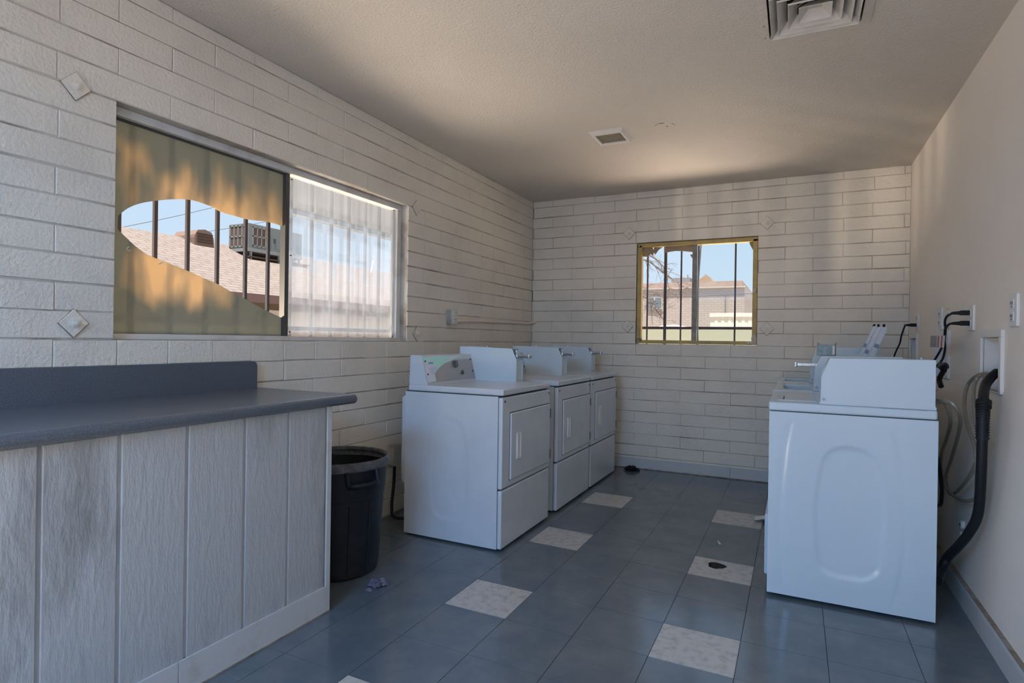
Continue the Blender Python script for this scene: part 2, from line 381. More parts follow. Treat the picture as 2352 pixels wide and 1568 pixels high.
# tinted film: dull olive, amber in ragged patches round the hole
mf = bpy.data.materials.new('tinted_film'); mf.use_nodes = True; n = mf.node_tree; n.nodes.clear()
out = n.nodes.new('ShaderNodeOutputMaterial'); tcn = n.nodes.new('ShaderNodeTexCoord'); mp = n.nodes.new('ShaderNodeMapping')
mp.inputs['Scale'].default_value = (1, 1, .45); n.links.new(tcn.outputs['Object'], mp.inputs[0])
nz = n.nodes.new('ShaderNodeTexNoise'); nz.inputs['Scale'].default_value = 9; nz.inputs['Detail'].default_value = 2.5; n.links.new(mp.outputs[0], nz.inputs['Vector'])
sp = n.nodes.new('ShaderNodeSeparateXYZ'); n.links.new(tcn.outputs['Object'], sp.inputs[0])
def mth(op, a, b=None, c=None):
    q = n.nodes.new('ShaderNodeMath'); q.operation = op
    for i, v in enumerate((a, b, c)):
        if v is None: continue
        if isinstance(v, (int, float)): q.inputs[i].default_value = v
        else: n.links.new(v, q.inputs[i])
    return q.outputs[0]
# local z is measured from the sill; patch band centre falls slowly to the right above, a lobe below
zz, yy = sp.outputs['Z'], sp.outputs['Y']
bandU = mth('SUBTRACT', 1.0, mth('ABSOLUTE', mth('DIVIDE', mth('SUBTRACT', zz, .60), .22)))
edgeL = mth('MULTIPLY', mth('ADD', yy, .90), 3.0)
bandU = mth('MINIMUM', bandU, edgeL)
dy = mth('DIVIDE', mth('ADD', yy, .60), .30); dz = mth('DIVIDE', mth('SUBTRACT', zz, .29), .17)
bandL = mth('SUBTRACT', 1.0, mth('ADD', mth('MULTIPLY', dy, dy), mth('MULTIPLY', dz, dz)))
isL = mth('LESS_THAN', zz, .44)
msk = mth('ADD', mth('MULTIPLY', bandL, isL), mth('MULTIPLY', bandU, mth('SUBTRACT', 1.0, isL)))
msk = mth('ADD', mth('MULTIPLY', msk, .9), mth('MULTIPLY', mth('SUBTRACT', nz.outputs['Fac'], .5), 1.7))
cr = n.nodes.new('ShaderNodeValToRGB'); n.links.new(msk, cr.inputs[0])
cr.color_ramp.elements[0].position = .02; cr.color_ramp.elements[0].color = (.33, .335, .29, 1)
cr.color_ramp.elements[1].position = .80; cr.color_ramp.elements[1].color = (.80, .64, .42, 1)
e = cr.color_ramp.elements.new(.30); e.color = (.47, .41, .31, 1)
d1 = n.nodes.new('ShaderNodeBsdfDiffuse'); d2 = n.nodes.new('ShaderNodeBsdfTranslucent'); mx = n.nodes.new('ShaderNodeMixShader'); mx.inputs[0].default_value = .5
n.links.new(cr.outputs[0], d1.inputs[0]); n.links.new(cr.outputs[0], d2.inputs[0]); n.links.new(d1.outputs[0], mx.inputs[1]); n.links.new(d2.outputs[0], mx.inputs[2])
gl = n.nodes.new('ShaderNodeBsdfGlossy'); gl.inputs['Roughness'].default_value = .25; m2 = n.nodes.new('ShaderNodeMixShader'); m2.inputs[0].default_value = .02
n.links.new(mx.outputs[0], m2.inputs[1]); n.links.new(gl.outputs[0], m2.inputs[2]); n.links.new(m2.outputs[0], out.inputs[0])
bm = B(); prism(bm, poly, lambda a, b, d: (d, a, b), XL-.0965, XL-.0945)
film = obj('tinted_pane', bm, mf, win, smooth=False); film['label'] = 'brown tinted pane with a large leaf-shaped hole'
bm = B(); tube(bm, [(XL-.092, -.703, 1.552), (XL-.092, -.712, 1.543), (XL-.092, -.705, 1.535), (XL-.092, -.696, 1.540)], .003, 6)
tube(bm, [(XL-.092, -.578, 1.495), (XL-.092, -.568, 1.499), (XL-.092, -.560, 1.507)], .0025, 6)
obj('torn_edge', bm, white_plastic, win)
mh = bpy.data.materials.new('hazy_acrylic'); mh.use_nodes = True; n = mh.node_tree; n.nodes.clear()
out = n.nodes.new('ShaderNodeOutputMaterial'); tr = n.nodes.new('ShaderNodeBsdfTransparent'); tr.inputs[0].default_value = (.97, .97, .98, 1)
rf = n.nodes.new('ShaderNodeBsdfRefraction'); rf.inputs['Roughness'].default_value = .09; rf.inputs['IOR'].default_value = 1.12; rf.inputs[0].default_value = (.97, .97, .98, 1)
tl = n.nodes.new('ShaderNodeBsdfTranslucent'); tl.inputs[0].default_value = (.58, .70, .88, 1)
ma = n.nodes.new('ShaderNodeMixShader'); ma.inputs[0].default_value = .32; mb = n.nodes.new('ShaderNodeMixShader'); mb.inputs[0].default_value = .20
n.links.new(tr.outputs[0], ma.inputs[1]); n.links.new(rf.outputs[0], ma.inputs[2]); n.links.new(ma.outputs[0], mb.inputs[1]); n.links.new(tl.outputs[0], mb.inputs[2])
tcn = n.nodes.new('ShaderNodeTexCoord'); nz = n.nodes.new('ShaderNodeTexNoise'); nz.inputs['Scale'].default_value = 5; nz.inputs['Detail'].default_value = 5; n.links.new(tcn.outputs['Object'], nz.inputs['Vector'])
mr = n.nodes.new('ShaderNodeMapRange'); mr.inputs[1].default_value = .3; mr.inputs[2].default_value = .75; mr.inputs[3].default_value = .09; mr.inputs[4].default_value = .14
n.links.new(nz.outputs['Fac'], mr.inputs[0]); n.links.new(mr.outputs[0], mb.inputs[0]); n.links.new(mb.outputs[0], out.inputs[0])
bm = B(); box(bm, (XL-.078, .128, 1.192), (XL-.074, 1.058, 2.062)); pane = obj('clear_pane', bm, mh, win, smooth=False); pane['label'] = 'hazy scratched acrylic pane'
bm = B(); prism(bm, [(.800, 1.612), (.812, 1.610), (.834, 1.690), (.822, 1.694)], lambda a, b, d: (d, a, b), XL-.0735, XL-.073); ms_ = bpy.data.materials.new('translucent_patch'); ms_.use_nodes = True; n = ms_.node_tree; n.nodes.clear()
out = n.nodes.new('ShaderNodeOutputMaterial'); tl = n.nodes.new('ShaderNodeBsdfTranslucent'); tl.inputs[0].default_value = (.9, .9, .9, 1); n.links.new(tl.outputs[0], out.inputs[0])
obj('bright_hole_patch', bm, ms_, pane, smooth=False)  # pale translucent patch stands in for a bright hole in the pane

def grille(name, label, mk, bars, rails, base, brackets):
    t = thing(name, base, label, 'window bars')
    for p0, p1, r in bars:
        bm = B(); lo, hi = mk(p0, p1, r); box(bm, lo, hi, .002); obj('bar', bm, iron, t)
    for lo, hi in rails:
        bm = B(); box(bm, lo, hi, .002); obj('rail', bm, iron, t)
    for lo, hi in brackets:
        bm = B(); box(bm, lo, hi, .002); obj('bracket', bm, iron, t)
    return t
xg = XL-.25
grille('security_grille', 'black iron security bars outside the wide window over the counter', lambda y, z, r: ((xg-r, y-r, 1.12), (xg+r, y+r, 2.20)),
       [(y, 0, .0085) for y in (-.817, -.657, -.496, -.337, -.176, -.007, .141, .30, .465, .631, .79, .954, 1.10)],
       [((xg-.008, -.9, 1.222), (xg+.008, 1.2, 1.246)), ((xg-.008, -.9, 2.185), (xg+.008, 1.2, 2.205))], (xg, .14, 1.12),
       [((xg, y-.01, z-.01), (XL-.128, y+.01, z+.01)) for y in (-.89, 1.19) for z in (1.234, 2.195)])
yg = YB+.21
grille('security_grille', 'dark security bars outside the small yellow-framed back window', lambda x, z, r: ((x-r, yg-r, 1.10), (x+r, yg+r, 2.22)),
       [(.102, 0, .007), (.272, 0, .0125), (.419, 0, .007), (.575, 0, .007), (.898, 0, .0075)],
       [((-.1, yg-.008, 1.306), (1.25, yg+.008, 1.332)), ((-.1, yg-.008, 2.205), (1.25, yg+.008, 2.225))], (.57, yg, 1.10),
       [((x-.01, YB+.132, z-.01), (x+.01, yg, z+.01)) for x in (-.09, 1.24) for z in (1.319, 2.215)])

# ---------------------------------------------------------------- window_2 (back wall): yellowed frame, torn film
win = thing('window_2', (.57, YB+.05, 1.166), None, None, kind='structure')
bm = B(); f0, f1 = YB+.022, YB+.085
box(bm, (W2[0]+.004, f0, 2.068), (W2[1]-.004, f1, W2[3]-.006), .003); box(bm, (W2[0]+.004, f0, W2[2]+.004), (W2[1]-.004, f1, 1.202), .003)
box(bm, (W2[0]+.004, f0, 1.19), (W2[0]+.046, f1, 2.09), .003); box(bm, (W2[1]-.042, f0, 1.19), (W2[1]-.004, f1, 2.09), .003)
obj('window_frame', bm, yellowframe, win)
bm = B(); box(bm, (.546, YB+.03, 1.19), (.586, YB+.07, 2.08), .003); m_ = obj('mullion', bm, mat('weathered_mullion', (.26, .23, .20), .5, metal=.3, col2=(.15, .13, .12), nscale=15), win)
bm = B(); tube(bm, [(.616, YB+.06, 2.075), (.598, YB+.06, 1.75), (.594, YB+.06, 1.45), (.600, YB+.06, 1.20)], .007, 8); obj('sash_edge', bm, alum, win)
bm = B()
for x, z in ((.061, 2.082), (.568, 2.095), (.566, 1.182), (.068, 1.190)): lumpy(bm, (x, YB+.018, z), (.011, .008, .010), .3, x*9, 2)
obj('screw', bm, grey_metal, win)
def scrap(poly, y, m=filmscrap, name='torn_film'):
    bm = B(); prism(bm, poly, lambda a, b, d: (a, d, b), y, y+.0015); return obj(name, bm, m, win, smooth=False)
scrap([(.285, 2.07), (.285, 2.012), (.33, 2.020), (.39, 2.026), (.45, 2.022), (.545, 2.008), (.545, 2.07)], YB+.062)
scrap([(.086, 2.07), (.086, 1.990), (.135, 1.985), (.160, 2.010), (.182, 1.994), (.195, 2.03), (.178, 2.07)], YB+.062)
scrap([(.190, 2.07), (.186, 2.035), (.203, 2.000), (.235, 2.045), (.275, 2.07)], YB+.064)
scrap([(.520, 1.985), (.536, 1.955), (.546, 1.95), (.546, 1.99)], YB+.062)
scrap([(1.020, 2.07), (1.030, 2.04), (1.056, 1.99), (1.058, 2.07)], YB+.062)
bm = B(); lumpy(bm, (1.072, YB+.020, 1.212), (.022, .010, .042), .5, 3, 3); lumpy(bm, (1.045, YB+.020, 1.186), (.030, .010, .014), .5, 5, 3); lumpy(bm, (1.075, YB+.016, 1.64), (.012, .010, .018), .5, 8, 3)
obj('caulk_blob', bm, mat('pale_caulk', (.62, .52, .42), .7, col2=(.35, .20, .12), nscale=40, ncon=(.55, .7)), win)
bm = B(); lumpy(bm, (.078, YB+.02, 1.205), (.016, .009, .018), .6, 13, 3); obj('dirt_clump', bm, dirt, win)
mg = bpy.data.materials.new('window_glass'); mg.use_nodes = True; n = mg.node_tree; n.nodes.clear()
out = n.nodes.new('ShaderNodeOutputMaterial'); tr = n.nodes.new('ShaderNodeBsdfTransparent'); tr.inputs[0].default_value = (.96, .98, .98, 1)
gl = n.nodes.new('ShaderNodeBsdfGlossy'); gl.inputs['Roughness'].default_value = .03; mx = n.nodes.new('ShaderNodeMixShader'); mx.inputs[0].default_value = .0015
n.links.new(tr.outputs[0], mx.inputs[1]); n.links.new(gl.outputs[0], mx.inputs[2]); n.links.new(mx.outputs[0], out.inputs[0])
bm = B(); box(bm, (.586, YB+.050, 1.2), (1.056, YB+.053, 2.07)); obj('glass_pane', bm, mg, win, smooth=False)

# ---------------------------------------------------------------- laundry folding counter
cb = thing('counter_base', (-.41, -1.7, 0), 'white grooved plank counter base under the dark worktop', 'counter base')
groove = [-3.44, -3.23, -3.02, -2.81, -2.60, -2.39, -2.18, -1.972, -1.76, -1.55, -1.339, -1.136, -.923, -.70, -.498, -.292]
bm = B(); prev = -3.7
edges_ = groove+[-.281]
for gy in groove:
    box(bm, (-.428, prev+.006, .0), (-.410, gy-.006, .886), .003); prev = gy
box(bm, (-.432, -3.7, 0), (-.417, -.29, .886))
obj('siding_panel', bm, siding, cb)
bm = B(); box(bm, (-.430, -.288, .004), (-.4065, -.262, .886), .002); box(bm, (-.452, -.272, .004), (-.428, -.262, .886), .002); obj('corner_trim', bm, trimpaint, cb)
bm = B(); box(bm, (-.411, -3.7, .004), (-.4045, -.948, .116), .0015); box(bm, (-.411, -.946, .004), (-.4045, -.288, .116), .0015); obj('kick_board', bm, trimpaint, cb)
bm = B(); box(bm, (-.413, -3.7, 0), (-.403, -.264, .006)); obj('dirt_line', bm, dirt, cb)
bm = B(); box(bm, (XL+.002, -.283, .0), (-.434, -.268, .886), .002); obj('end_panel', bm, siding, cb)
ct = thing('countertop', (-.7, -1.9, .89), 'dark blue-grey laminate worktop with a low backsplash along the block wall', 'worktop')
bm = B(); prof = [(XL+.004, .930), (XL+.004, .890), (-.420, .890), (-.402, .887), (-.388, .890), (-.378, .899), (-.375, .910), (-.378, .920), (-.388, .928), (-.400, .930)]
prism(bm, prof, lambda a, b, d: (a, d, b), -3.7, -.140); obj('work_surface', bm, laminate, ct)
bm = B(); cornerarc = [(-.176+.026*math.cos(t), 1.036+.026*math.sin(t)) for t in [k/6*PI/2 for k in range(7)]]
prism(bm, [(-3.7, .930), (-.150, .930)]+cornerarc+[(-3.7, 1.062)], lambda a, b, d: (d, a, b), XL+.004, XL+.024, 0); obj('backsplash', bm, laminate, ct)

# ---------------------------------------------------------------- dryers
def emboss(bm, mk, w_, h_, deep, nu=64, nv=76):
    """sheet-metal side: two long outer grooves, an arched inner panel. mk(a,b,h): a along depth from the front 0..w_, b height 0..h_"""
    def seg_d(p, a, b):
        ab = b-a; t = max(0, min(1, (p-a).dot(ab)/ab.dot(ab))); return (p-(a+ab*t)).length
    V = lambda x, y: Vector((x, y))
    left = [V(.135, .93), V(.105, .80), V(.085, .60), V(.072, .40), V(.085, .20), V(.11, .06)]
    right = [V(.765, .93), V(.80, .80), V(.822, .60), V(.832, .42), V(.82, .22), V(.775, .05)]
    verts = []
    for j in range(nv+1):
        row = []
        for i in range(nu+1):
            a, b = i/nu, j/nv; p = V(a, b); h = 0
            q = V(a*w_, b*h_)
            for Ln in (left, right):
                d = min(seg_d(q, V(x.x*w_, x.y*h_), V(y.x*w_, y.y*h_)) for x, y in zip(Ln[:-1], Ln[1:]))
                h -= deep*.34*math.exp(-(d/.012)**2)
            # arched panel: half width grows then shrinks downwards
            ctr = .505; top = .83; bot = .145
            t = (top-b)/(top-bot)
            hw = .115+.100*math.sin(min(max(t, 0), 1)*PI*.66+.22)*(1-.55*max(0, t-.45))
            dx = (abs(a-ctr)-hw)*w_; dzv = max(b-top, bot-b)*h_
            rr = .07; qx, qz = dx+rr, dzv+rr
            sd = math.hypot(max(qx, 0), max(qz, 0))+min(max(qx, qz), 0)-rr
            s = min(max((.010-sd)/.024, 0), 1); s = s*s*(3-2*s); h -= deep*s
            e_ = min(a, 1-a)*w_; e2 = min(b, 1-b)*h_
            h *= min(1, e_/.02)*min(1, e2/.02)
            row.append(bm.verts.new(mk(a*w_, b*h_, h)))
        verts.append(row)
    for j in range(nv):
        for i in range(nu): bm.faces.new((verts[j][i], verts[j][i+1], verts[j+1][i+1], verts[j+1][i]))
def shell_no_side(bm, lo, hi):
    x0, y0, z0 = lo; x1, y1, z1 = hi
    quad(bm, (x0, y1, z0), (x1, y1, z0), (x1, y1, z1), (x0, y1, z1)); quad(bm, (x0, y0, z0), (x0, y1, z0), (x0, y1, z1), (x0, y0, z1))
    quad(bm, (x1, y0, z0), (x1, y1, z0), (x1, y1, z1), (x1, y0, z1)); quad(bm, (x0, y0, z0), (x1, y0, z0), (x1, y1, z0), (x0, y1, z0)); quad(bm, (x0, y0, z1), (x1, y0, z1), (x1, y1, z1), (x0, y1, z1))

def dryer(x, y, label):
    t = thing('dryer', (x, y, 0), label, 'dryer', 'dryers along the left wall')
    L = lambda a, b, c: (x+a, y+b, c)
    Wd = .69
    bm = B(); shell_no_side(bm, L(-.66, 0, .012), L(-.028, Wd, .866))
    emboss(bm, lambda a, b, h: L(-.028-a, -h*.6, .012+b), .632, .854, .006)
    bmesh.ops.remove_doubles(bm, verts=bm.verts[:], dist=1e-5); obj('cabinet', bm, enamel_dull, t, angle=40)
    bm = B(); box(bm, L(-.655, .004, .862), L(-.03, Wd-.004, .872)); box(bm, L(-.04, .004, .016), L(-.022, Wd-.004, .865)); obj('seam', bm, dark_gap, t)
    bm = B(); box(bm, L(-.027, .0, .348), L(0, Wd, .861), .008, 3); fp = obj('front_panel', bm, enamel_dull, t)
    for yy_ in (.030, Wd-.020):
        bm = B(); cyl(bm, L(-.004, yy_, .838), L(.003, yy_, .838), .0065, 12); obj('screw', bm, dark_metal, fp)
    bm = B(); box(bm, L(-.027, .0, .014), L(0, Wd, .340), .008, 3); obj('lower_panel', bm, enamel_dull, t)
    bm = B(); box(bm, L(-.640, .0, .871), L(.003, Wd, .907), .009, 3); obj('top_panel', bm, enamel_dull, t)
    bm = B(); box(bm, L(-.004, .092, .380), L(.0015, .678, .772), .002); obj('door_gap_shade', bm, dark_gap, t)  # dark sheet stands in for the shadow outlining the door
    bm = B(); box(bm, L(-.004, .096, .384), L(.010, .674, .767), .007, 3); dr = obj('door', bm, enamel_dull, t)
    bm = B()
    a0, a1, b0, b1 = .166, .222, .492, .646
    for lo, hi in (((a0, b0), (a0+.009, b1)), ((a1-.009, b0), (a1, b1)), ((a0, b0), (a1, b0+.010)), ((a0, b1-.010), (a1, b1))):
        box(bm, L(.008, lo[0], lo[1]), L(.017, hi[0], hi[1]), .003)
    box(bm, L(.008, a0+.004, b0+.004), L(.0112, a1-.004, b1-.004)); box(bm, L(.010, a0+.012, b0+.02), L(.0155, a0+.030, b1-.02), .003)
    obj('handle', bm, white_plastic, dr)
    for zc_ in (.705, .437):
        bm = B(); box(bm, L(.002, .672, zc_-.030), L(.013, .688, zc_+.030), .002); obj('hinge', bm, grey_plastic, dr)
    # control console, sloped face towards the room
    bm = B(); prism(bm, [(-.637, .907), (-.506, .907), (-.507, .915), (-.547, 1.080), (-.553, 1.084), (-.630, 1.084)], lambda a, b, d: L(a, d, b), .003, .585); obj('console', bm, enamel_dull, t)
    sl = Vector((-.041, 0, .158)).normalized(); nn = Vector((.158, 0, .041)).normalized(); o0 = Vector(L(-.507, 0, .916))
    def face(yv, s, d): return o0+Vector((0, yv, 0))+sl*s+nn*d
    bm = B(); prism(bm, [(.010, .004), (.577, .004), (.577, .164), (.010, .164)], lambda a, b, d: face(a, b, d), 0, .002); cp = obj('control_plate', bm, platebeige, t)
    bm = B(); curve = [(.102, .010), (.098, .056), (.130, .076), (.168, .095), (.230, .118), (.296, .129), (.345, .142), (.400, .156), (.45, .163)]
    prism(bm, [(.011, .005)]+curve+[(.011, .163)], lambda a, b, d: face(a, b, d), .002, .0026); obj('decal', bm, mint, cp)
    bm = B()
    for i, (s, l) in enumerate(((.118, .05), (.092, .075), (.083, .08), (.074, .07), (.065, .06), (.056, .045))):
        prism(bm, [(.055, s), (.055+l, s), (.055+l, s+(.012 if i == 0 else .0022)), (.055, s+(.012 if i == 0 else .0022))], lambda a, b, d: face(a, b, d), .0026, .003)
    obj('print', bm, tealink, cp)
    bm = B(); cyl(bm, face(.352, .108, .002), face(.352, .108, .010), .024, 24); box(bm, (-.0045, -.022, -.010), (.0045, .022, .010), .002)
    tmp = bm; tmp.verts.ensure_lookup_table()
    for v in tmp.verts[-0:]: pass
    obj('knob', bm, grey_plastic, cp) if False else bm.free()
    bm = B(); cyl(bm, face(.352, .108, .002), face(.352, .108, .009), .024, 24); prism(bm, [(.345, .088), (.359, .088), (.359, .128), (.345, .128)], lambda a, b, d: face(a, b, d), .008, .024, .002); obj('knob', bm, grey_plastic, cp)
    bm = B(); cyl(bm, face(.425, .052, .002), face(.425, .052, .008), .0165, 20, r1=.013); obj('start_button', bm, green_plastic, cp)
    bm = B(); cyl(bm, face(.396, .044, .002), face(.396, .044, .005), .0045, 10); obj('lamp', bm, red_plastic, cp)
    for ay, s in ((.024, .136), (.026, .056), (.560, .136), (.562, .056)):
        bm = B(); cyl(bm, face(ay, s, .001), face(ay, s, .005), .0065, 10); obj('screw', bm, dark_metal, cp)
    # coin meter case
    prof = [(-.635, .907), (-.200, .907), (-.198, 1.050), (-.234, 1.126), (-.635, 1.136)]
    bm = B(); prism(bm, prof, lambda a, b, d: L(a, d, b), .583, .587); prism(bm, prof, lambda a, b, d: L(a, d, b), .684, .688)
    inner = [(-.635, .907), (-.206, .907), (-.206, 1.048), (-.242, 1.116), (-.635, 1.130)]
    prism(bm, inner, lambda a, b, d: L(a, d, b), .586, .685)
    prism(bm, [(-.206, .907), (-.200, .907), (-.198, .918), (-.206, .918)], lambda a, b, d: L(a, d, b), .586, .685)
    prism(bm, [(-.206, 1.046), (-.199, 1.046), (-.199, 1.053), (-.206, 1.053)], lambda a, b, d: L(a, d, b), .586, .685)
    prism(bm, [(-.40, 1.131), (-.234, 1.126), (-.236, 1.120), (-.40, 1.125)], lambda a, b, d: L(a, d, b), .586, .685)
    cc = obj('coin_case', bm, enamel, t)
    bm = B(); cyl(bm, L(-.235, .622, 1.102), L(-.218, .622, 1.108), .012, 14); obj('lock', bm, chrome, cc)
    bm = B(); box(bm, L(-.235, .612, 1.066), L(-.128, .655, 1.088), .003); box(bm, L(-.135, .606, 1.064), L(-.118, .661, 1.090), .004)
    box(bm, L(-.240, .600, 1.060), L(-.208, .672, 1.094), .003); obj('coin_slide', bm, chrome, cc)
    bm = B(); cyl(bm, L(-.44, .62, 1.128), L(-.44, .62, 1.142), .005, 8); obj('rivet', bm, chrome, cc)
    return t
XD = -.065
d1_ = dryer(XD, .692, 'nearest white coin dryer, its mint and steel control panel in full view')
bm = B(); box(bm, (XD-.705, .702, .295), (XD-.655, 1.30, .838), .03, 4); obj('rear_duct_cover', bm, enamel_dull, d1_)
d2_ = dup(d1_, (XD, 1.525, 0), 'middle white coin dryer of the row of three')
d3_ = dup(d1_, (XD, 2.256, 0), 'farthest white coin dryer, standing next to the back wall')

# ---------------------------------------------------------------- washers
def washer(x, y, label, caseh=1.124, lid='closed', slide=True):
    t = thing('washer', (x, y, 0), label, 'washing machine', 'washers along the right wall')
    L = lambda a, b, c: (x+a, y+b, c); Wd, Dp = .69, .655
    bm = B(); shell_no_side(bm, L(0, 0, .016), L(Dp, Wd, .868))
    emboss(bm, lambda a, b, h: L(a, -h, .016+b), Dp, .852, .0075, 84, 100)
    bmesh.ops.remove_doubles(bm, verts=bm.verts[:], dist=1e-5); obj('cabinet', bm, enamel, t, angle=40)
    bm = B(); box(bm, L(-.016, .055, .075), L(.004, Wd-.055, .365), .014, 4); obj('front_panel', bm, enamel, t)
    for a in (.05, Dp-.05):
        for b in (.05, Wd-.05):
            bm = B(); cyl(bm, L(a, b, 0), L(a, b, .018), .02, 12); obj('foot', bm, black_rubber, t)
    bm = B(); box(bm, L(.006, .004, .866), L(Dp-.004, Wd-.004, .872)); obj('seam', bm, dark_gap, t)
    bm = B()
    if lid == 'closed':
        box(bm, L(-.004, 0, .871), L(Dp-.002, Wd, .912), .010, 3); obj('top_panel', bm, enamel, t)
        bm = B(); box(bm, L(.030, .10, .910), L(.200, .62, .9165), .004, 3); ld = obj('lid', bm, enamel, t)
        bm = B(); box(bm, L(.055, .11, .9155), L(.061, .29, .9175), .001); obj('lid_slot', bm, dark_gap, ld)
    else:
        # raised rim round an open tub
        box(bm, L(-.004, 0, .871), L(.05, Wd, .912), .010, 3); box(bm, L(.20, 0, .871), L(Dp-.002, Wd, .912), .010, 3)
        box(bm, L(.04, 0, .871), L(.21, .13, .912), .010, 3); box(bm, L(.04, .56, .871), L(.21, Wd, .912), .010, 3)
        obj('top_panel', bm, enamel, t)
        bm = B(); quad(bm, L(.045, .12, .83), L(.205, .12, .83), L(.205, .57, .83), L(.045, .57, .83))
        for p, q in (((.045, .12), (.205, .12)), ((.205, .12), (.205, .57)), ((.205, .57), (.045, .57)), ((.045, .57), (.045, .12))):
            quad(bm, L(*p, .83), L(*q, .83), L(*q, .908), L(*p, .908))
        obj('tub', bm, white_plastic, t)
        if lid == 'green':
            bm = B(); lathe(bm, [(0, .852), (.052, .853), (.058, .860), (.052, .868), (.0, .872)], L(.125, .33, 0), 24)
            lathe(bm, [(.02, .83), (.02, .855)], L(.125, .33, 0), 12); obj('agitator', bm, green_plastic, t)
    # coin case on the side nearest the door
    def case(m, d0, d1, hi, nm):
        pr = [(.212, .914), (.214, 1.037), (.248, hi), (.644, hi+.002), (.644, .914)]
        bm = B(); prism(bm, pr, lambda a, b, d: L(a, d, b), d0, d1, .003, 2); return obj(nm, bm, m, t)
    cc = case(enamel, .0, .130, caseh, 'coin_case')
    bm = B(); box(bm, L(.210, .001, .912), L(.648, .135, .926), .002); obj('case_foot', bm, enamel, cc)
    bm = B(); box(bm, L(.35, .0005, .9255), L(.43, .002, .9275)); box(bm, L(.44, .0, .9115), L(.62, .0012, .9122)); obj('case_seam', bm, dark_gap, cc)
    bm = B(); cyl(bm, L(.226, -.001, .936), L(.226, .004, .936), .0075, 16); obj('key_plug', bm, mat('dull_grey_plug', (.38, .40, .42), .5), cc)
    if slide:
        zs = caseh-.055
        bm = B(); box(bm, L(.118, .030, zs-.010), L(.250, .072, zs+.010), .003); box(bm, L(.108, .022, zs-.015), L(.124, .080, zs+.016), .004); obj('coin_slide', bm, chrome, cc)
    # lower control console across the rest of the back
    bm = B(); prism(bm, [(.47, .912), (.495, .935), (.548, 1.07), (.644, 1.075), (.644, .912)], lambda a, b, d: L(a, d, b), .134, .686, .004, 2); cs = obj('console', bm, enamel, t)
    bm = B(); cyl(bm, L(.512, .45, 1.0), L(.49, .45, 1.01), .022, 18); obj('knob', bm, grey_plastic, cs)
    bm = B(); cyl(bm, L(.60, .05, caseh), L(.60, .05, caseh+.010), .006, 8); obj('rivet', bm, chrome, cc)
    return t
w1_ = washer(1.289, .808, 'nearest white top-load washer, its embossed side panel facing the room', slide=False)
w2_ = washer(1.283, 1.60, 'middle white washer with a metal box on its coin case', 1.119, 'green')
w3_ = washer(1.281, 2.42, 'farthest white washer, nearest the back wall', 1.166, 'open', slide=False)

# galvanized box on the middle washer
t = thing('coin_drawer', (1.56, 1.66, 1.121), 'small galvanized steel box standing on the middle washer', 'metal box')
bm = B(); box(bm, (1.514, 1.625, 1.121), (1.603, 1.70, 1.183), .003); obj('body', bm, galv, t)
bm = B()
for xx in (1.511, 1.604): box(bm, (xx, 1.622, 1.121), (xx+.0035, 1.72, 1.187), .001)
prism(bm, [(1.511, 1.180), (1.528, 1.184), (1.528, 1.192), (1.511, 1.196)], lambda a, b, d: (a, d, b), 1.70, 1.705); prism(bm, [(1.60, 1.180), (1.615, 1.184), (1.615, 1.198), (1.602, 1.198)], lambda a, b, d: (a, d, b), 1.70, 1.705)
obj('flange', bm, grey_metal, t)
bm = B(); box(bm, (1.588, 1.6225, 1.128), (1.600, 1.6255, 1.178), .001); obj('label_strip', bm, ivory, t)
# bundle of white plastic strips leaning behind it
t = thing('blind_slat_bundle', (1.84, 2.12, 1.07), 'tilted white plastic strips with black end clips behind the washer coin cases', 'plastic strips')
def strip(x0, x1, z0, z1, w_, yv, nm, m, par):
    d = Vector((x1-x0, 0, z1-z0)); nrm = Vector((d.z, 0, -d.x)).normalized(); bm = B()
    a = Vector((x0, yv, z0)); p = [a, a+nrm*w_, a+nrm*w_+d, a+d]
    t_ = bmesh.new(); va = [t_.verts.new(q) for q in p]; vb = [t_.verts.new(q+Vector((0, .012, 0))) for q in p]
    t_.faces.new(va); t_.faces.new(vb)
    for i in range(4): t_.faces.new((va[i], va[(i+1) % 4], vb[(i+1) % 4], vb[i]))
    merge(bm, t_); return obj(nm, bm, m, par, smooth=False)
clearp = mat('milky_plastic', (.66, .69, .73), .25, col2=(.56, .60, .66), nscale=12)
slots = mat('blue_grey_print', (.22, .26, .42), .5)
for i, (xo, wd) in enumerate(((0, .016), (.022, .024), (.052, .030))):
    s_ = strip(1.742+xo*1.1, 1.838+xo*.94, 1.078, 1.306, wd, 2.10+.004*i, 'slat', clearp, t)
    k0 = .42 if i != 1 else .25
    strip(1.742+xo*1.1+.096*k0, 1.742+xo*1.1+.096*(k0+.10), 1.078+.228*k0, 1.078+.228*(k0+.10), wd*.85, 2.0985+.004*i, 'label_patch', slots, s_)
    bm = B(); lumpy(bm, (1.842+xo, 2.106, 1.309), (.008, .007, .010), .3, i*3, 2); obj('end_clip', bm, black_plastic, s_)

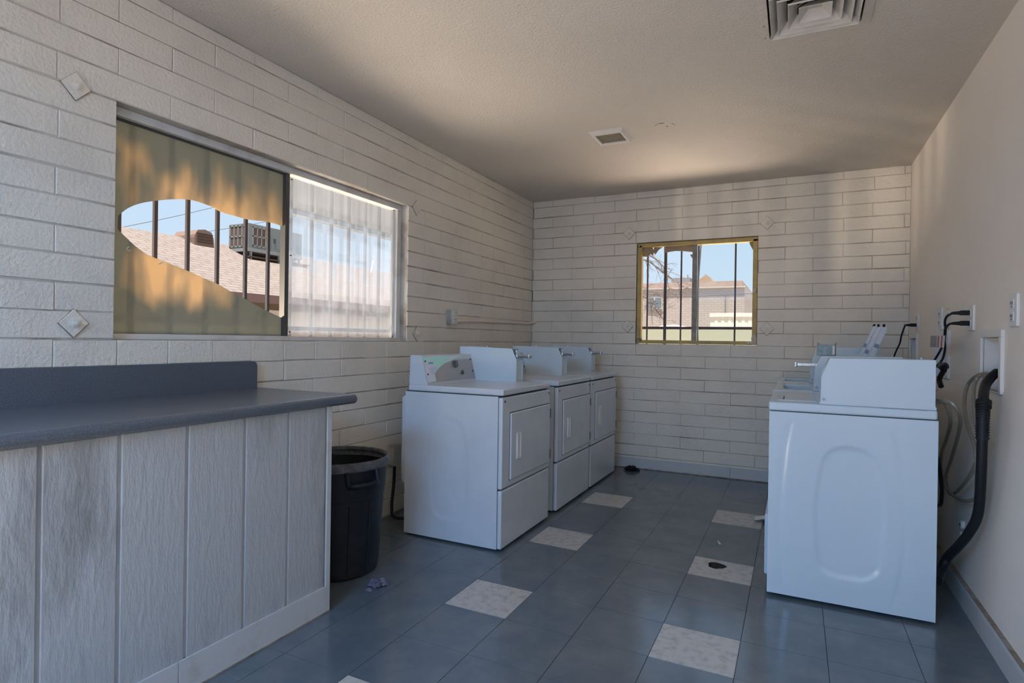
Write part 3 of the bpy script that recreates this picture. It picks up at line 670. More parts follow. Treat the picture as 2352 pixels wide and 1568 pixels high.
# ---------------------------------------------------------------- trash can
tc_ = (-.712, .115)
t = thing('trash_can', (*tc_, 0), 'black round plastic trash can between the counter and the dryers', 'trash can')
bm = B(); lathe(bm, [(0, .0), (.190, .0), (.200, .012), (.205, .05), (.226, .36), (.2265, .385), (.231, .388), (.243, .535), (.236, .535), (.200, .03), (0, .025)], (*tc_, 0), 56); body = obj('body', bm, black_plastic, t)
bm = B(); lathe(bm, [(.236, .535), (.251, .537), (.257, .552), (.255, .572), (.246, .582), (.238, .578), (.236, .565)], (*tc_, 0), 56); obj('rim', bm, mat('scuffed_black_rim', (.05, .05, .055), .5, col2=(.13, .13, .13), nscale=30), t)
bm = B()
for ang in (-1.25, -2.0, -.6, -.1):
    c, s = math.cos(ang), math.sin(ang); tube(bm, [(tc_[0]+.203*c, tc_[1]+.203*s, .03), (tc_[0]+.2275*c, tc_[1]+.2275*s, .37)], .004, 6, 1)
obj('rib', bm, black_plastic, t)
for a0 in (-.35, -.35+PI):
    bm = B(); pts = []
    for k in range(9):
        a = a0-.33+.66*k/8; pts.append((a,))
    R1 = .262; loop = []
    for k in range(9):
        a = a0-.30+.60*k/8; rr = R1+.028*math.sin(PI*k/8)**.5
        loop.append((tc_[0]+rr*math.cos(a), tc_[1]+rr*math.sin(a), .480))
    st = (tc_[0]+.246*math.cos(a0-.33), tc_[1]+.246*math.sin(a0-.33), .540); en = (tc_[0]+.246*math.cos(a0+.33), tc_[1]+.246*math.sin(a0+.33), .540)
    tube(bm, [st]+loop+[en], .011, 8, 4)
    for k in range(8):
        a, b = loop[k], loop[k+1]; a2 = (tc_[0]+.238*math.cos(a0-.30+.60*k/8), tc_[1]+.238*math.sin(a0-.30+.60*k/8), .452); b2 = (tc_[0]+.238*math.cos(a0-.30+.60*(k+1)/8), tc_[1]+.238*math.sin(a0-.30+.60*(k+1)/8), .452)
        quad(bm, a, b, b2, a2)
    obj('handle', bm, black_plastic, t)
bm = B(); quad(bm, (tc_[0]+.06, tc_[1]-.217, .08), (tc_[0]+.06, tc_[1]-.217, .081), (tc_[0]+.061, tc_[1]-.217, .081), (tc_[0]+.061, tc_[1]-.217, .08)); bm.free()

# lint, lump, paper, slivers on the floor
bm = B(); lumpy(bm, (-.392, .018, .014), (.030, .024, .018), .7, 2); lumpy(bm, (-.365, .048, .016), (.020, .016, .016), .8, 9); lumpy(bm, (-.385, -.03, .006), (.012, .012, .006), .8, 4)
tag(obj('lint_wad', bm, lintmat), 'small lavender wad of lint on the floor by the trash can', 'lint')
bm = B(); lumpy(bm, (.05, 3.085, .020), (.055, .035, .022), .5, 6); lumpy(bm, (.10, 3.09, .012), (.03, .03, .014), .6, 16)
tag(obj('dirt_lump', bm, black_rubber), 'dark lump on the floor against the back wall baseboard', 'lump')
bm = B(); rngp = random.Random(2); nx, ny = 10, 8; vv = [[bm.verts.new((1.165+.10*i/nx, 1.985+.10*j/ny, .006+.045*(i/nx)**1.3*abs(math.sin(2+5*j/ny))+.006*rngp.random())) for j in range(ny+1)] for i in range(nx+1)]
for i in range(nx):
    for j in range(ny): bm.faces.new((vv[i][j], vv[i+1][j], vv[i+1][j+1], vv[i][j+1]))
tag(obj('paper_scrap', bm, paper), 'crumpled pale paper scrap on the floor at the foot of a washer', 'paper')
bm = B(); box(bm, (.998, 1.418, .0008), (1.006, 1.475, .004), .001, rot=Matrix.Rotation(.25, 3, 'Z')); box(bm, (1.004, 1.42, .0008), (1.012, 1.455, .004), .001, rot=Matrix.Rotation(.5, 3, 'Z'))
tag(obj('plastic_sliver', bm, white_plastic), 'thin white plastic sliver on dark tiles beyond the drain hole', 'debris')

# ---------------------------------------------------------------- anchor plates with bolts
def anchor(loc, ax, label):
    t = thing('anchor_plate', loc, label, 'anchor plate', 'square painted anchor plates'); c = Vector(loc)
    s = .041 if ax == 'x' else .045
    pr = [(0, s*1.28), (s*1.22, 0), (0, -s*1.28), (-s*1.22, 0)]
    fn = (lambda a, b, d: (c.x+d, c.y+a, c.z+b)) if ax == 'x' else (lambda a, b, d: (c.x+a, c.y-d, c.z+b))
    bm = B(); prism(bm, pr, fn, -.002, .007, .0015, 1); pl = obj('plate', bm, wallpaint, t)
    bm = B(); prism(bm, [(a*1.045, b*1.045-.001) for a, b in pr], fn, -.003, .0045); obj('dirt_shadow_edge', bm, dirt, pl, smooth=False)  # dark rim paints the plate's edge shadow together with dirt
    bm = B(); cyl(bm, fn(0, 0, .006), fn(0, 0, .011), .017, 20); cyl(bm, fn(0, 0, .010), fn(0, 0, .020), .012, 6); cyl(bm, fn(0, 0, .018), fn(0, 0, .026), .006, 10); obj('bolt', bm, wallpaint, t)
    return t
ap = anchor((XL, -.957, 2.105), 'x', 'painted square anchor plate upper left of the wide window')
dup(ap, (XL, -.954, 1.224), 'painted square anchor plate lower left of the wide window, above the counter')
dup(ap, (XL, 1.195, 2.108), 'painted square anchor plate at the upper right corner of the wide window')
dup(ap, (XL, 1.221, 1.219), 'painted square anchor plate at the lower right corner of the wide window')
ap2 = anchor((-.03, YB, 2.205), 'y', 'painted square anchor plate upper left of the small back window')
dup(ap2, (1.165, YB, 2.215), 'painted square anchor plate upper right of the small back window')
dup(ap2, (-.035, YB, 1.330), 'painted square anchor plate lower left of the small back window')
dup(ap2, (1.175, YB, 1.310), 'painted square anchor plate lower right of the small back window')

# ---------------------------------------------------------------- surface outlet, conduit, junction box on the left wall
t = thing('surface_outlet', (XL, 1.64, 1.30), 'surface-mounted outlet box on the left wall above the middle dryers', 'outlet')
bm = B(); box(bm, (XL, 1.605, 1.300), (XL+.048, 1.680, 1.412), .004); bxo = obj('box', bm, grey_metal, t)
bm = B()
for z in (1.325, 1.355, 1.386): cyl(bm, (XL+.022, 1.6055, z), (XL+.022, 1.6038, z), .010, 14)
obj('knockout', bm, grey_metal, bxo)
bm = B(); box(bm, (XL+.048, 1.600, 1.297), (XL+.054, 1.686, 1.416), .002); fpl = obj('face_plate', bm, ivory, t)
for z in (1.330, 1.384):
    bm = B(); box(bm, (XL+.053, 1.622, z-.020), (XL+.058, 1.664, z+.020), .004)
    r_ = obj('receptacle', bm, white_plastic, fpl)
    bm = B(); box(bm, (XL+.0575, 1.632, z-.002), (XL+.0588, 1.636, z+.012)); box(bm, (XL+.0575, 1.650, z-.002), (XL+.0588, 1.654, z+.012)); box(bm, (XL+.0575, 1.640, z-.015), (XL+.0588, 1.647, z-.008)); obj('slot', bm, dark_gap, fpl)
bm = B(); tube(bm, [(XL+.020, 1.683, 1.322), (XL+.020, 1.75, 1.326), (XL+.016, 1.95, 1.336), (XL+.014, 2.5, 1.344), (XL+.014, 3.0, 1.349), (XL+.020, 3.10, 1.356), (XL+.036, YB-.03, 1.366), (XL+.046, YB-.004, 1.362)], .0105, 12)
tag(obj('conduit', bm, wallpaint), 'thin painted conduit running from the wall outlet to the back corner', 'conduit')
t = thing('junction_box', (XL, .95, .34), 'grey metal junction box on the block wall behind the trash can', 'junction box')
bm = B(); box(bm, (XL, .905, .345), (XL+.055, .985, .478), .004); obj('box', bm, grey_metal, t)
bm = B(); box(bm, (XL+.055, .900, .340), (XL+.060, .990, .483), .002); obj('cover', bm, alum, t)
bm = B(); tube(bm, [(XL+.03, .95, .345), (XL+.03, .945, .22), (XL+.05, .90, .08), (XL+.10, .86, .03), (XL+.18, .90, .03), (XL+.22, .98, .10), (XL+.26, 1.02, .16)], .010, 10)
obj('power_cord', bm, black_rubber, d1_)

# ---------------------------------------------------------------- right wall fittings
def outlet(y0, y1, z0, z1, label):
    t = thing('wall_outlet', (XR, (y0+y1)/2, z0), label, 'outlet', 'outlets on the right wall'); yc = (y0+y1)/2; zc_ = (z0+z1)/2
    bm = B(); box(bm, (XR-.010, y0, z0), (XR+.002, y1, z1), .004, 2); p = obj('face_plate', bm, white_plastic, t)
    for dz in (-.026, .026):
        z = zc_+dz
        bm = B(); box(bm, (XR-.013, yc-.019, z-.018), (XR-.009, yc+.019, z+.018), .003); r_ = obj('receptacle', bm, white_plastic, p)
        bm = B(); box(bm, (XR-.0142, yc-.010, z-.004), (XR-.0128, yc-.006, z+.010)); box(bm, (XR-.0142, yc+.006, z-.004), (XR-.0128, yc+.010, z+.010)); box(bm, (XR-.0142, yc-.003, z-.014), (XR-.0128, yc+.004, z-.008)); obj('slot', bm, dark_gap, r_)
    return t
outlet(.748, .842, 1.268, 1.400, 'empty white wall outlet nearest the camera, above the nearest laundry box')
outlet(1.375, 1.470, 1.265, 1.391, 'white wall outlet with two black plugs in it')
outlet(2.055, 2.150, 1.286, 1.416, 'empty white wall outlet behind the pair of black cords')
outlet(2.796, 2.866, 1.296, 1.421, 'white wall outlet with one black plug, near the back corner')
def laundry_box(y0, y1, z0, z1, o, label, red=False):
    t = thing('laundry_box', (XR, (y0+y1)/2, z0), label, 'laundry box', 'recessed laundry boxes'); a, b, c, d = o
    bm = B()
    for lo, hi in (((y0, z0), (y1, c)), ((y0, d), (y1, z1)), ((y0, c-.001), (a, d+.001)), ((b, c-.001), (y1, d+.001))): box(bm, (XR-.013, lo[0], lo[1]), (XR+.004, hi[0], hi[1]), .003)
    obj('frame', bm, white_plastic, t)
    bm = B(); bx0, bx1 = XR+.002, XR+.085; a += .002; b -= .002; c += .002; d -= .002
    quad(bm, (bx1, a, c), (bx1, b, c), (bx1, b, d), (bx1, a, d))
    for p, q in (((a, c), (b, c)), ((b, c), (b, d)), ((b, d), (a, d)), ((a, d), (a, c))): quad(bm, (bx0, *p), (bx0, *q), (bx1, *q), (bx1, *p))
    obj('recess', bm, white_plastic, t)
    bm = B()
    for k, yy_ in enumerate((a+.07, b-.08)): cyl(bm, (XR+.05, yy_, c), (XR+.05, yy_, c+.075), .012, 10)
    obj('valve_body', bm, grey_metal, t)
    bm = B(); box(bm, (XR+.01, a+.035, c+.052), (XR+.045, a+.075, c+.078), .004); obj('valve_handle', bm, red_plastic if red else grey_plastic, t)
    return t
laundry_box(.925, 1.239, .984, 1.260, RB[0], 'nearest white recessed laundry box, the one with a red valve', True)
laundry_box(1.867, 2.25, .999, 1.274, RB[1], 'middle white recessed laundry box behind the cord tag')
laundry_box(2.824, 3.13, .999, 1.275, RB[2], 'farthest white recessed laundry box by the back corner')

def cord(pl, tilt, pts, label, r=.0055):
    t = thing('power_cord', pl, label, 'power cord'); p = Vector(pl)
    bm = B(); box(bm, p+Vector((-.040, -.014, -.012)), p+Vector((0, .014, .012)), .005, 3); cyl(bm, p+Vector((-.036, 0, 0)), p+Vector((-.072, 0, -.001)), .010, 12, r1=.0065); obj('plug', bm, black_rubber, t)
    bm = B(); tube(bm, [p+Vector((-.066, 0, 0))]+[Vector(q) for q in pts], r, 8); obj('cable', bm, black_rubber, t)
    return t
cord((XR-.012, 1.423, 1.354), 0, [(2.088, 1.43, 1.340), (2.082, 1.45, 1.312), (2.09, 1.475, 1.27), (2.095, 1.52, 1.23), (2.09, 1.57, 1.17), (2.07, 1.64, 1.10), (2.04, 1.70, 1.02), (2.02, 1.72, .92)], 'black power cord from the upper socket of the double-plugged outlet, ending behind the washers')
cord((XR-.012, 1.423, 1.302), 0, [(2.095, 1.43, 1.296), (2.088, 1.47, 1.275), (2.095, 1.52, 1.245), (2.10, 1.55, 1.215), (2.105, 1.56, 1.17), (2.10, 1.60, 1.11), (2.06, 1.58, 1.06), (2.03, 1.45, 1.02), (2.03, 1.36, .96)], 'black power cord from the lower socket of the double-plugged outlet')
cord((XR-.012, 2.831, 1.334), 0, [(2.10, 2.80, 1.318), (2.095, 2.88, 1.26), (2.09, 2.92, 1.20), (2.075, 2.98, 1.14), (2.06, 3.02, 1.06), (2.05, 3.03, .95)], 'single thin black cord by the back corner, plugged in behind the farthest washer')
bm = B(); tube(bm, [(2.094, 1.418, 1.362), (2.098, 1.45, 1.335), (2.10, 1.475, 1.295), (2.10, 1.49, 1.275)], .0075, 8); tube(bm, [(2.094, 1.418, 1.362), (2.075, 1.37, 1.382)], .003, 6); tube(bm, [(2.10, 1.44, 1.352), (2.10, 1.52, 1.335), (2.10, 1.52, 1.318)], .0025, 6)
tag(obj('zip_tie', bm, ivory), 'pale tie strap wrapped on the cords under the double plugs', 'tie')
t = thing('cord_tag', (2.085, 1.60, 1.21), 'grey warning tag with red stripes hanging on the black cords', 'tag')
tg = lambda a, b, d: (2.088-d, 1.47+a, 1.178+b)
bm = B(); prism(bm, [(0.02, 0), (.36, 0), (.345, .066), (0, .062)], tg, 0, .0015); obj('card', bm, white_plastic, t)
bm = B(); prism(bm, [(.19, .001), (.358, .001), (.343, .065), (.185, .064)], tg, .0015, .002); obj('text_block', bm, mat('printed_grey', (.40, .40, .42), .6, col2=(.15, .15, .17), nscale=160), t)
for a in (.045, .125):
    bm = B(); prism(bm, [(a+.015, .001), (a+.050, .001), (a+.035, .063), (a, .063)], tg, .0015, .002); obj('stripe', bm, red_plastic, t)
bm = B(); lumpy(bm, (2.055, 1.33, 1.085), (.02, .05, .02), .4, 5); tube(bm, [(2.06, 1.33, 1.07), (2.05, 1.38, 1.02), (2.05, 1.34, .985)], .012, 8)
tag(obj('hose_clamp_bracket', bm, black_plastic), 'black plastic drain bracket behind the nearest washer coin case', 'bracket')

HA = [(2.19, 1.054, 1.063), (2.167, 1.108, 1.064), (2.145, 1.146, 1.033), (2.123, 1.085, .97), (2.1, .951, .876), (2.1, .887, .791), (2.1, .897, .725), (2.1, .992, .632), (2.1, 1.156, .532), (2.1, 1.342, .454), (2.1, 1.443, .466), (2.1, 1.466, .521), (2.1, 1.354, .631), (2.066, 1.057, .802), (2.033, .891, .891), (1.999, .862, .942), (1.955, .928, .949)]
HB = [(2.19, 1.074, 1.067), (2.168, 1.191, 1.056), (2.146, 1.274, 1.009), (2.123, 1.236, .938), (2.101, 1.104, .852), (2.09, .907, .758), (2.09, .877, .7), (2.09, .867, .628), (2.09, .869, .555), (2.09, .961, .514), (2.09, 1.105, .482), (2.09, 1.292, .465), (2.09, 1.439, .481), (2.09, 1.531, .536), (2.076, 1.444, .641), (2.048, 1.185, .756), (2.021, .991, .86), (1.993, .958, .933), (1.955, .945, .935)]
HC = [(2.19, 1.09, 1.075), (2.165, 1.16, 1.064), (2.142, 1.20, 1.022), (2.128, 1.17, .955), (2.112, 1.04, .865), (2.108, .95, .77), (2.108, .93, .70), (2.108, .95, .62)]
bm = B(); tube(bm, HA, .0078, 10)
tag(obj('supply_hose', bm, braid), 'braided beige water hose with the tighter loop, from the nearest laundry box', 'hose')
bm = B(); tube(bm, HB, .0078, 10)
tag(obj('supply_hose', bm, braid), 'braided beige water hose hanging lowest, its loop passing behind the black drain hose', 'hose')
HD = [(2.19, 1.024, 1.074), (2.158, .984, 1.05), (2.126, .93, 1.011), (2.095, .816, .945), (2.085, .779, .806), (2.085, .789, .644), (2.085, .824, .492), (2.065, .867, .397), (2.045, .941, .314), (2.018, 1.00, .239), (1.994, .973, .186), (1.965, .896, .165)]
t = thing('drain_hose', (2.085, .80, .8), 'thick black drain hose from the laundry box down to the nearest washer', 'drain hose')
bm = B(); tube(bm, HD, .0185, 14); hs = obj('hose', bm, black_rubber, t)
bm = B(); P = smooth_path(HD, 8); seg_ = [p for p in P if .79 < p.z < .965]
tube(bm, seg_[::1], .0215, 14, 1)
L_ = smooth_path(seg_, 5)
for i in range(0, len(L_)-1, 3): cyl(bm, L_[i], L_[i]+(L_[min(i+1, len(L_)-1)]-L_[i]).normalized()*.004, .0245, 14)
obj('corrugated_sleeve', bm, black_plastic, t)
bm = B(); cyl(bm, (2.100, .830, .962), (2.096, .816, .935), .027, 16); obj('collar', bm, black_rubber, t)
t = thing('pipe_stub', (XR-.05, 1.25, .29), 'small white pipe stub at the foot of the right wall', 'pipe fitting')
bm = B(); cyl(bm, (XR-.02, 1.250, .335), (XR-.075, 1.247, .335), .020, 14); cyl(bm, (XR-.02, 1.275, .285), (XR-.07, 1.272, .285), .012, 12); obj('stub', bm, white_plastic, t)
bm = B(); cyl(bm, (XR-.0745, 1.247, .335), (XR-.0765, 1.247, .335), .006, 10); obj('bore', bm, dark_gap, t)
bm = B(); tube(bm, [(2.02, 1.2, .42), (2.05, 1.15, .36), (2.055, 1.12, .34), (2.03, 1.10, .36), (2.0, 1.09, .55)], .0085, 8); bm.free()
bm = B(); tube(bm, [(1.958, 1.10, .74), (2.0, 1.12, .66), (2.03, 1.19, .52), (2.035, 1.22, .445), (2.02, 1.18, .43), (1.98, 1.14, .46), (1.957, 1.12, .52)], .0085, 8)
obj('power_cord', bm, black_rubber, w1_)

# ---------------------------------------------------------------- ceiling fittings
t = thing('ceiling_diffuser', (1.45, .53, ZC), 'large square stepped air diffuser on the ceiling above the washers', 'air vent')
cx_, cy_ = 1.450, .530
def ring(bm, r_out, r_in, z_out, z_in, th=.0025):
    a = [(-1, -1), (1, -1), (1, 1), (-1, 1)]
    for k in range(4):
        p, q = a[k], a[(k+1) % 4]
        o1 = (cx_+p[0]*r_out, cy_+p[1]*r_out, z_out); o2 = (cx_+q[0]*r_out, cy_+q[1]*r_out, z_out)
        i1 = (cx_+p[0]*r_in, cy_+p[1]*r_in, z_in); i2 = (cx_+q[0]*r_in, cy_+q[1]*r_in, z_in)
        up_ = lambda v: (v[0], v[1], v[2]+th)
        quad(bm, o1, o2, i2, i1); quad(bm, up_(o1), up_(o2), up_(i2), up_(i1)); quad(bm, o1, o2, up_(o2), up_(o1)); quad(bm, i1, i2, up_(i2), up_(i1))
bm = B(); ring(bm, .218, .181, ZC-.006, ZC-.010); ring(bm, .218, .217, ZC-.006, ZC, .001); ring(bm, .181, .179, ZC-.010, ZC+.02, .002); obj('frame', bm, ceilpaint, t, smooth=False)
diffpaint = mat('diffuser_paint', (.62, .60, .565), .45, col2=(.52, .50, .47), nscale=12)
for ro in (.170, .141, .101):
    bm = B(); ring(bm, ro, ro-.034, ZC-.026, ZC+.014); ring(bm, ro+.002, ro, ZC-.020, ZC-.026, .001); obj('louver', bm, diffpaint, t, smooth=False)
bm = B(); ring(bm, .062, .026, ZC-.026, ZC+.008); quad(bm, *[(cx_+p*.026, cy_+q*.026, ZC+.008) for p, q in ((-1, -1), (1, -1), (1, 1), (-1, 1))]); obj('centre_cone', bm, diffpaint, t, smooth=False)
bm = B()
P4 = [(1.272, .352), (1.628, .352), (1.628, .708), (1.272, .708)]
quad(bm, *[(*p, ZC+.16) for p in P4])
for k in range(4): quad(bm, (*P4[k], ZC+.003), (*P4[(k+1) % 4], ZC+.003), (*P4[(k+1) % 4], ZC+.16), (*P4[k], ZC+.16))
obj('duct_opening', bm, darkpit, t, smooth=False)
bm = B(); tube(bm, [(1.36, .45, ZC+.05), (1.45, .53, ZC+.055), (1.53, .61, ZC+.05)], .004, 6, 1); tube(bm, [(1.53, .45, ZC+.05), (1.45, .53, ZC+.055), (1.37, .61, ZC+.05)], .004, 6, 1); obj('crossbar', bm, alum, t)
bm = B()
for sx_, sy_ in ((-.01, .199), (-.200, .06), (-.200, .17)): cyl(bm, (cx_+sx_, cy_+sy_, ZC-.007), (cx_+sx_, cy_+sy_, ZC-.012), .005, 10)
obj('screw', bm, grey_metal, t)
t = thing('ceiling_register', (.24, 1.67, ZC), 'small white-framed square grille on the ceiling near the left wall', 'air vent')
bm = B()
fx0, fx1, fy0, fy1 = .119, .357, 1.535, 1.800; ix0, ix1, iy0, iy1 = .150, .326, 1.590, 1.775
for a, b_, z0_, z1_ in (((fx0, fy0), (fx1, fy0), 0, 0),): pass
o4 = [(fx0, fy0), (fx1, fy0), (fx1, fy1), (fx0, fy1)]; i4 = [(ix0, iy0), (ix1, iy0), (ix1, iy1), (ix0, iy1)]
for k in range(4):
    p, q, r_, s = o4[k], o4[(k+1) % 4], i4[(k+1) % 4], i4[k]
    mid = lambda a, b_: ((a[0]*.55+b_[0]*.45), (a[1]*.55+b_[1]*.45))
    m1, m2_ = mid(p, s), mid(q, r_)
    quad(bm, (*p, ZC), (*q, ZC), (*m2_, ZC-.018), (*m1, ZC-.018)); quad(bm, (*m1, ZC-.018), (*m2_, ZC-.018), (*r_, ZC-.016), (*s, ZC-.016)); quad(bm, (*s, ZC-.016), (*r_, ZC-.016), (*r_, ZC), (*s, ZC))
obj('frame', bm, mat('register_frame', (.68, .66, .63), .4), t, smooth=False)
bm = B(); box(bm, (ix0, iy0, ZC-.006), (ix1, iy1, ZC-.002)); obj('grille', bm, mat('dusty_grille', (.20, .18, .145), .8, col2=(.14, .125, .10), nscale=40, bump=(200, .5, .002)), t, smooth=False)
bm = B(); tube(bm, [(.555, 1.60, ZC-.001), (.585, 1.57, ZC-.001), (.62, 1.575, ZC-.001)], .0016, 6); tube(bm, [(.66, 1.60, ZC-.001), (.675, 1.625, ZC-.001), (.665, 1.645, ZC-.001)], .0013, 6); lumpy(bm, (.60, 1.572, ZC-.001), (.010, .005, .003), .3, 3, 2); lumpy(bm, (.625, 1.64, ZC-.001), (.006, .006, .003), .3, 4, 2)
tag(obj('ceiling_crack', bm, mat('crack_shadow', (.25, .21, .17), .8)), 'small cracked patch in the ceiling paint beside the small grille', 'crack')

# ---------------------------------------------------------------- outside
def gmat(name, c, c2=None, s=3, rough=.85, bump=None): return mat(name, c, rough, spec=.2, col2=c2, nscale=s, bump=bump)
bm = B(); box(bm, (-60, -40, -.30), (60, 90, -.06)); obj('ground', bm, gmat('sunlit_paving', (.62, .52, .41), (.54, .45, .35), .6), smooth=False, kind='structure')
bm = B(); box(bm, (-60, -40, -.2), (60, -4.05, -.05)); obj('unseen_dark_ground', bm, gmat('dark_ground', (.07, .075, .085), (.10, .105, .11), 2), smooth=False, kind='structure')  # dark ground out of view, added to cut warm bounce through the doorway
# shingle roof of the neighbouring house
ms = bpy.data.materials.new('roof_shingles'); ms.use_nodes = True; n = ms.node_tree; b = n.nodes['Principled BSDF']; b.inputs['Roughness'].default_value = .9; b.inputs['Specular IOR Level'].default_value = .1
tcn = n.nodes.new('ShaderNodeTexCoord'); mp = n.nodes.new('ShaderNodeMapping'); mp.inputs['Rotation'].default_value = (0, 0, PI/2); br = n.nodes.new('ShaderNodeTexBrick')
br.inputs['Scale'].default_value = 1; br.inputs['Brick Width'].default_value = .33; br.inputs['Row Height'].default_value = .13; br.inputs['Mortar Size'].default_value = .012; br.offset = .37
br.inputs['Color1'].default_value = (.150, .130, .122, 1); br.inputs['Color2'].default_value = (.172, .148, .138, 1); br.inputs['Mortar'].default_value = (0.109, 0.074, 0.062, 1)
n.links.new(tcn.outputs['Object'], mp.inputs[0]); n.links.new(mp.outputs[0], br.inputs['Vector']); n.links.new(br.outputs['Color'], b.inputs['Base Color'])
hs_ = thing('neighbour_house', (-10, 8, -.06), 'tan house with a pinkish shingle roof outside the wide window', 'house')
bm = B(); rz = lambda x: 1.905+(-7-x)*.427
prism(bm, [(-7.0, 1.905), (-10.06, rz(-10.06)), (-13.1, 1.905), (-13.1, 1.80), (-10.06, rz(-10.06)-.12), (-7.0, 1.80)], lambda a, b_, d: (a, d, b_), -6, 30); obj('roof', bm, ms, hs_, smooth=False)
bm = B(); box(bm, (-7.04, -6, 1.765), (-6.99, 30, 1.915)); obj('fascia', bm, gmat('brown_fascia', (0.156, 0.094, 0.082)), hs_, smooth=False)
bm = B(); box(bm, (-12.6, -5.5, -.06), (-7.4, 29.5, 1.80)); obj('wall', bm, gmat('tan_stucco', (0.343, 0.265, 0.172)), hs_, smooth=False)
bm = B(); box(bm, (-7.38, -5, .1), (-5.2, 29, 1.55)); tag(obj('garden_wall', bm, gmat('pale_stucco', (0.234, 0.203, 0.176)), smooth=False), 'pale stucco yard wall in front of the tan house', 'wall')
bm = B(); prism(bm, [(5.55, rz(-9.98)+.0), (5.56, 3.24), (5.62, 3.34), (5.78, 3.37), (5.93, 3.33), (5.98, 3.20), (5.99, 3.0), (5.55, 3.0)], lambda a, b_, d: (d, a, b_), -10.3, -9.62)
rv = tag(obj('roof_vent', bm, gmat('brown_roof_vent', (0.172, 0.117, 0.094)), smooth=False), 'brown louvred roof vent on the ridge of the shingle roof', 'vent')
bm = B()
for k in range(4): box(bm, (-9.62, 5.60, 3.09+.055*k), (-9.60, 5.95, 3.115+.055*k))
obj('louver', bm, gmat('dark_louver', (0.055, 0.035, 0.027)), rv, smooth=False)
# packaged air conditioner on its stand
ac = thing('rooftop_air_conditioner', (-9.2, 6.9, 2.75), 'grey packaged air conditioner standing on the shingle roof', 'air conditioner')
acm = gmat('ac_grey', (0.148, 0.164, 0.164)); acp = gmat('ac_white_grey', (0.203, 0.211, 0.211))
ax0, ax1, ay0, ay1, az0, az1 = -9.83, -9.21, 6.5, 8.0, 3.08, 3.62
bm = B(); box(bm, (ax0, ay0, az0), (ax1, ay1, az1), .01); obj('cabinet', bm, acm, ac)
bm = B()
for k in range(5): box(bm, (ax0+.04+k*.125, ay0-.012, az0+.03), (ax0+.065+k*.125, ay0, az1-.03))
for z in (az0+.03, az0+.25, az1-.06): box(bm, (ax0+.03, ay0-.012, z), (ax1-.03, ay0, z+.03))
obj('grille', bm, acp, ac, smooth=False)
bm = B(); box(bm, (ax0+.045, ay0-.004, az0+.05), (ax1-.045, ay0+.001, az1-.05)); obj('coil', bm, gmat('coil_brown', (0.094, 0.070, 0.058)), ac, smooth=False)
bm = B()
for k in range(5): box(bm, (ax1, ay0+.10+k*.11, az0+.05), (ax1+.012, ay0+.122+k*.11, az1-.06))
for z in (az0+.05, az0+.26, az1-.08): box(bm, (ax1, ay0+.1, z), (ax1+.012, ay0+.56, z+.025))
obj('grille', bm, acp, ac, smooth=False)
bm = B(); box(bm, (ax1-.001, ay0+.11, az0+.07), (ax1+.004, ay0+.55, az1-.08)); obj('coil', bm, gmat('coil_brown2', (0.094, 0.070, 0.058)), ac, smooth=False)
bm = B(); box(bm, (ax0, ay0-.02, az0-.07), (ax1+.02, ay1, az0), .004); obj('base_rail', bm, acp, ac)
for xx, yy_ in ((ax1, ay0+.05), (ax0+.05, ay0+.05), (ax1, ay1-.1), (ax1, ay0+.8)):
    bm = B(); box(bm, (xx-.03, yy_, rz(xx)-.03), (xx+.01, yy_+.04, az0-.06)); obj('stand_leg', bm, acp, ac)
bm = B(); box(bm, (ax0-.05, ay0, az0-.20), (ax1+.05, ay1+.2, az0-.17)); obj('stand_tray', bm, gmat('rusty_tray', (0.078, 0.047, 0.035)), ac)
bm = B(); tube(bm, [(ax1+.02, 7.35, az0+.05), (ax1+.08, 7.35, az0+.04), (ax1+.09, 7.36, az0-.05), (ax1+.11, 7.5, az0-.08), (ax1+.11, 7.62, az0-.07)], .018, 8); obj('pipe', bm, acp, ac)
bm = B(); box(bm, (ax1+.001, 7.16, az0+.20), (ax1+.008, 7.22, az0+.30)); obj('warning_label', bm, dark_gap, ac)
for p, q in (((-20, 8.0, 4.15), (-20, 16, 7.45)), ((-20, 9.0, 4.03), (-20, 20, 7.62))):
    bm = B(); tube(bm, [p, tuple((a+b_)/2-(.1 if i == 2 else 0) for i, (a, b_) in enumerate(zip(p, q))), q], .012, 5)
    tag(obj('overhead_wire', bm, gmat('wire_grey', (0.078, 0.086, 0.094))), 'upper of two thin overhead wires in the sky above the shingle roof' if q[1] == 16 else 'lower of two thin overhead wires, passing behind the air conditioner', 'wire')
bm = B(); box(bm, (-2.0, -4, 2.14), (XL-.14, 6, 2.28)); box(bm, (-2.05, -4, 2.10), (-1.97, 6, 2.30)); obj('roof_overhang', bm, gmat('overhang_paint', (.10, .11, .125)), smooth=False, kind='structure')
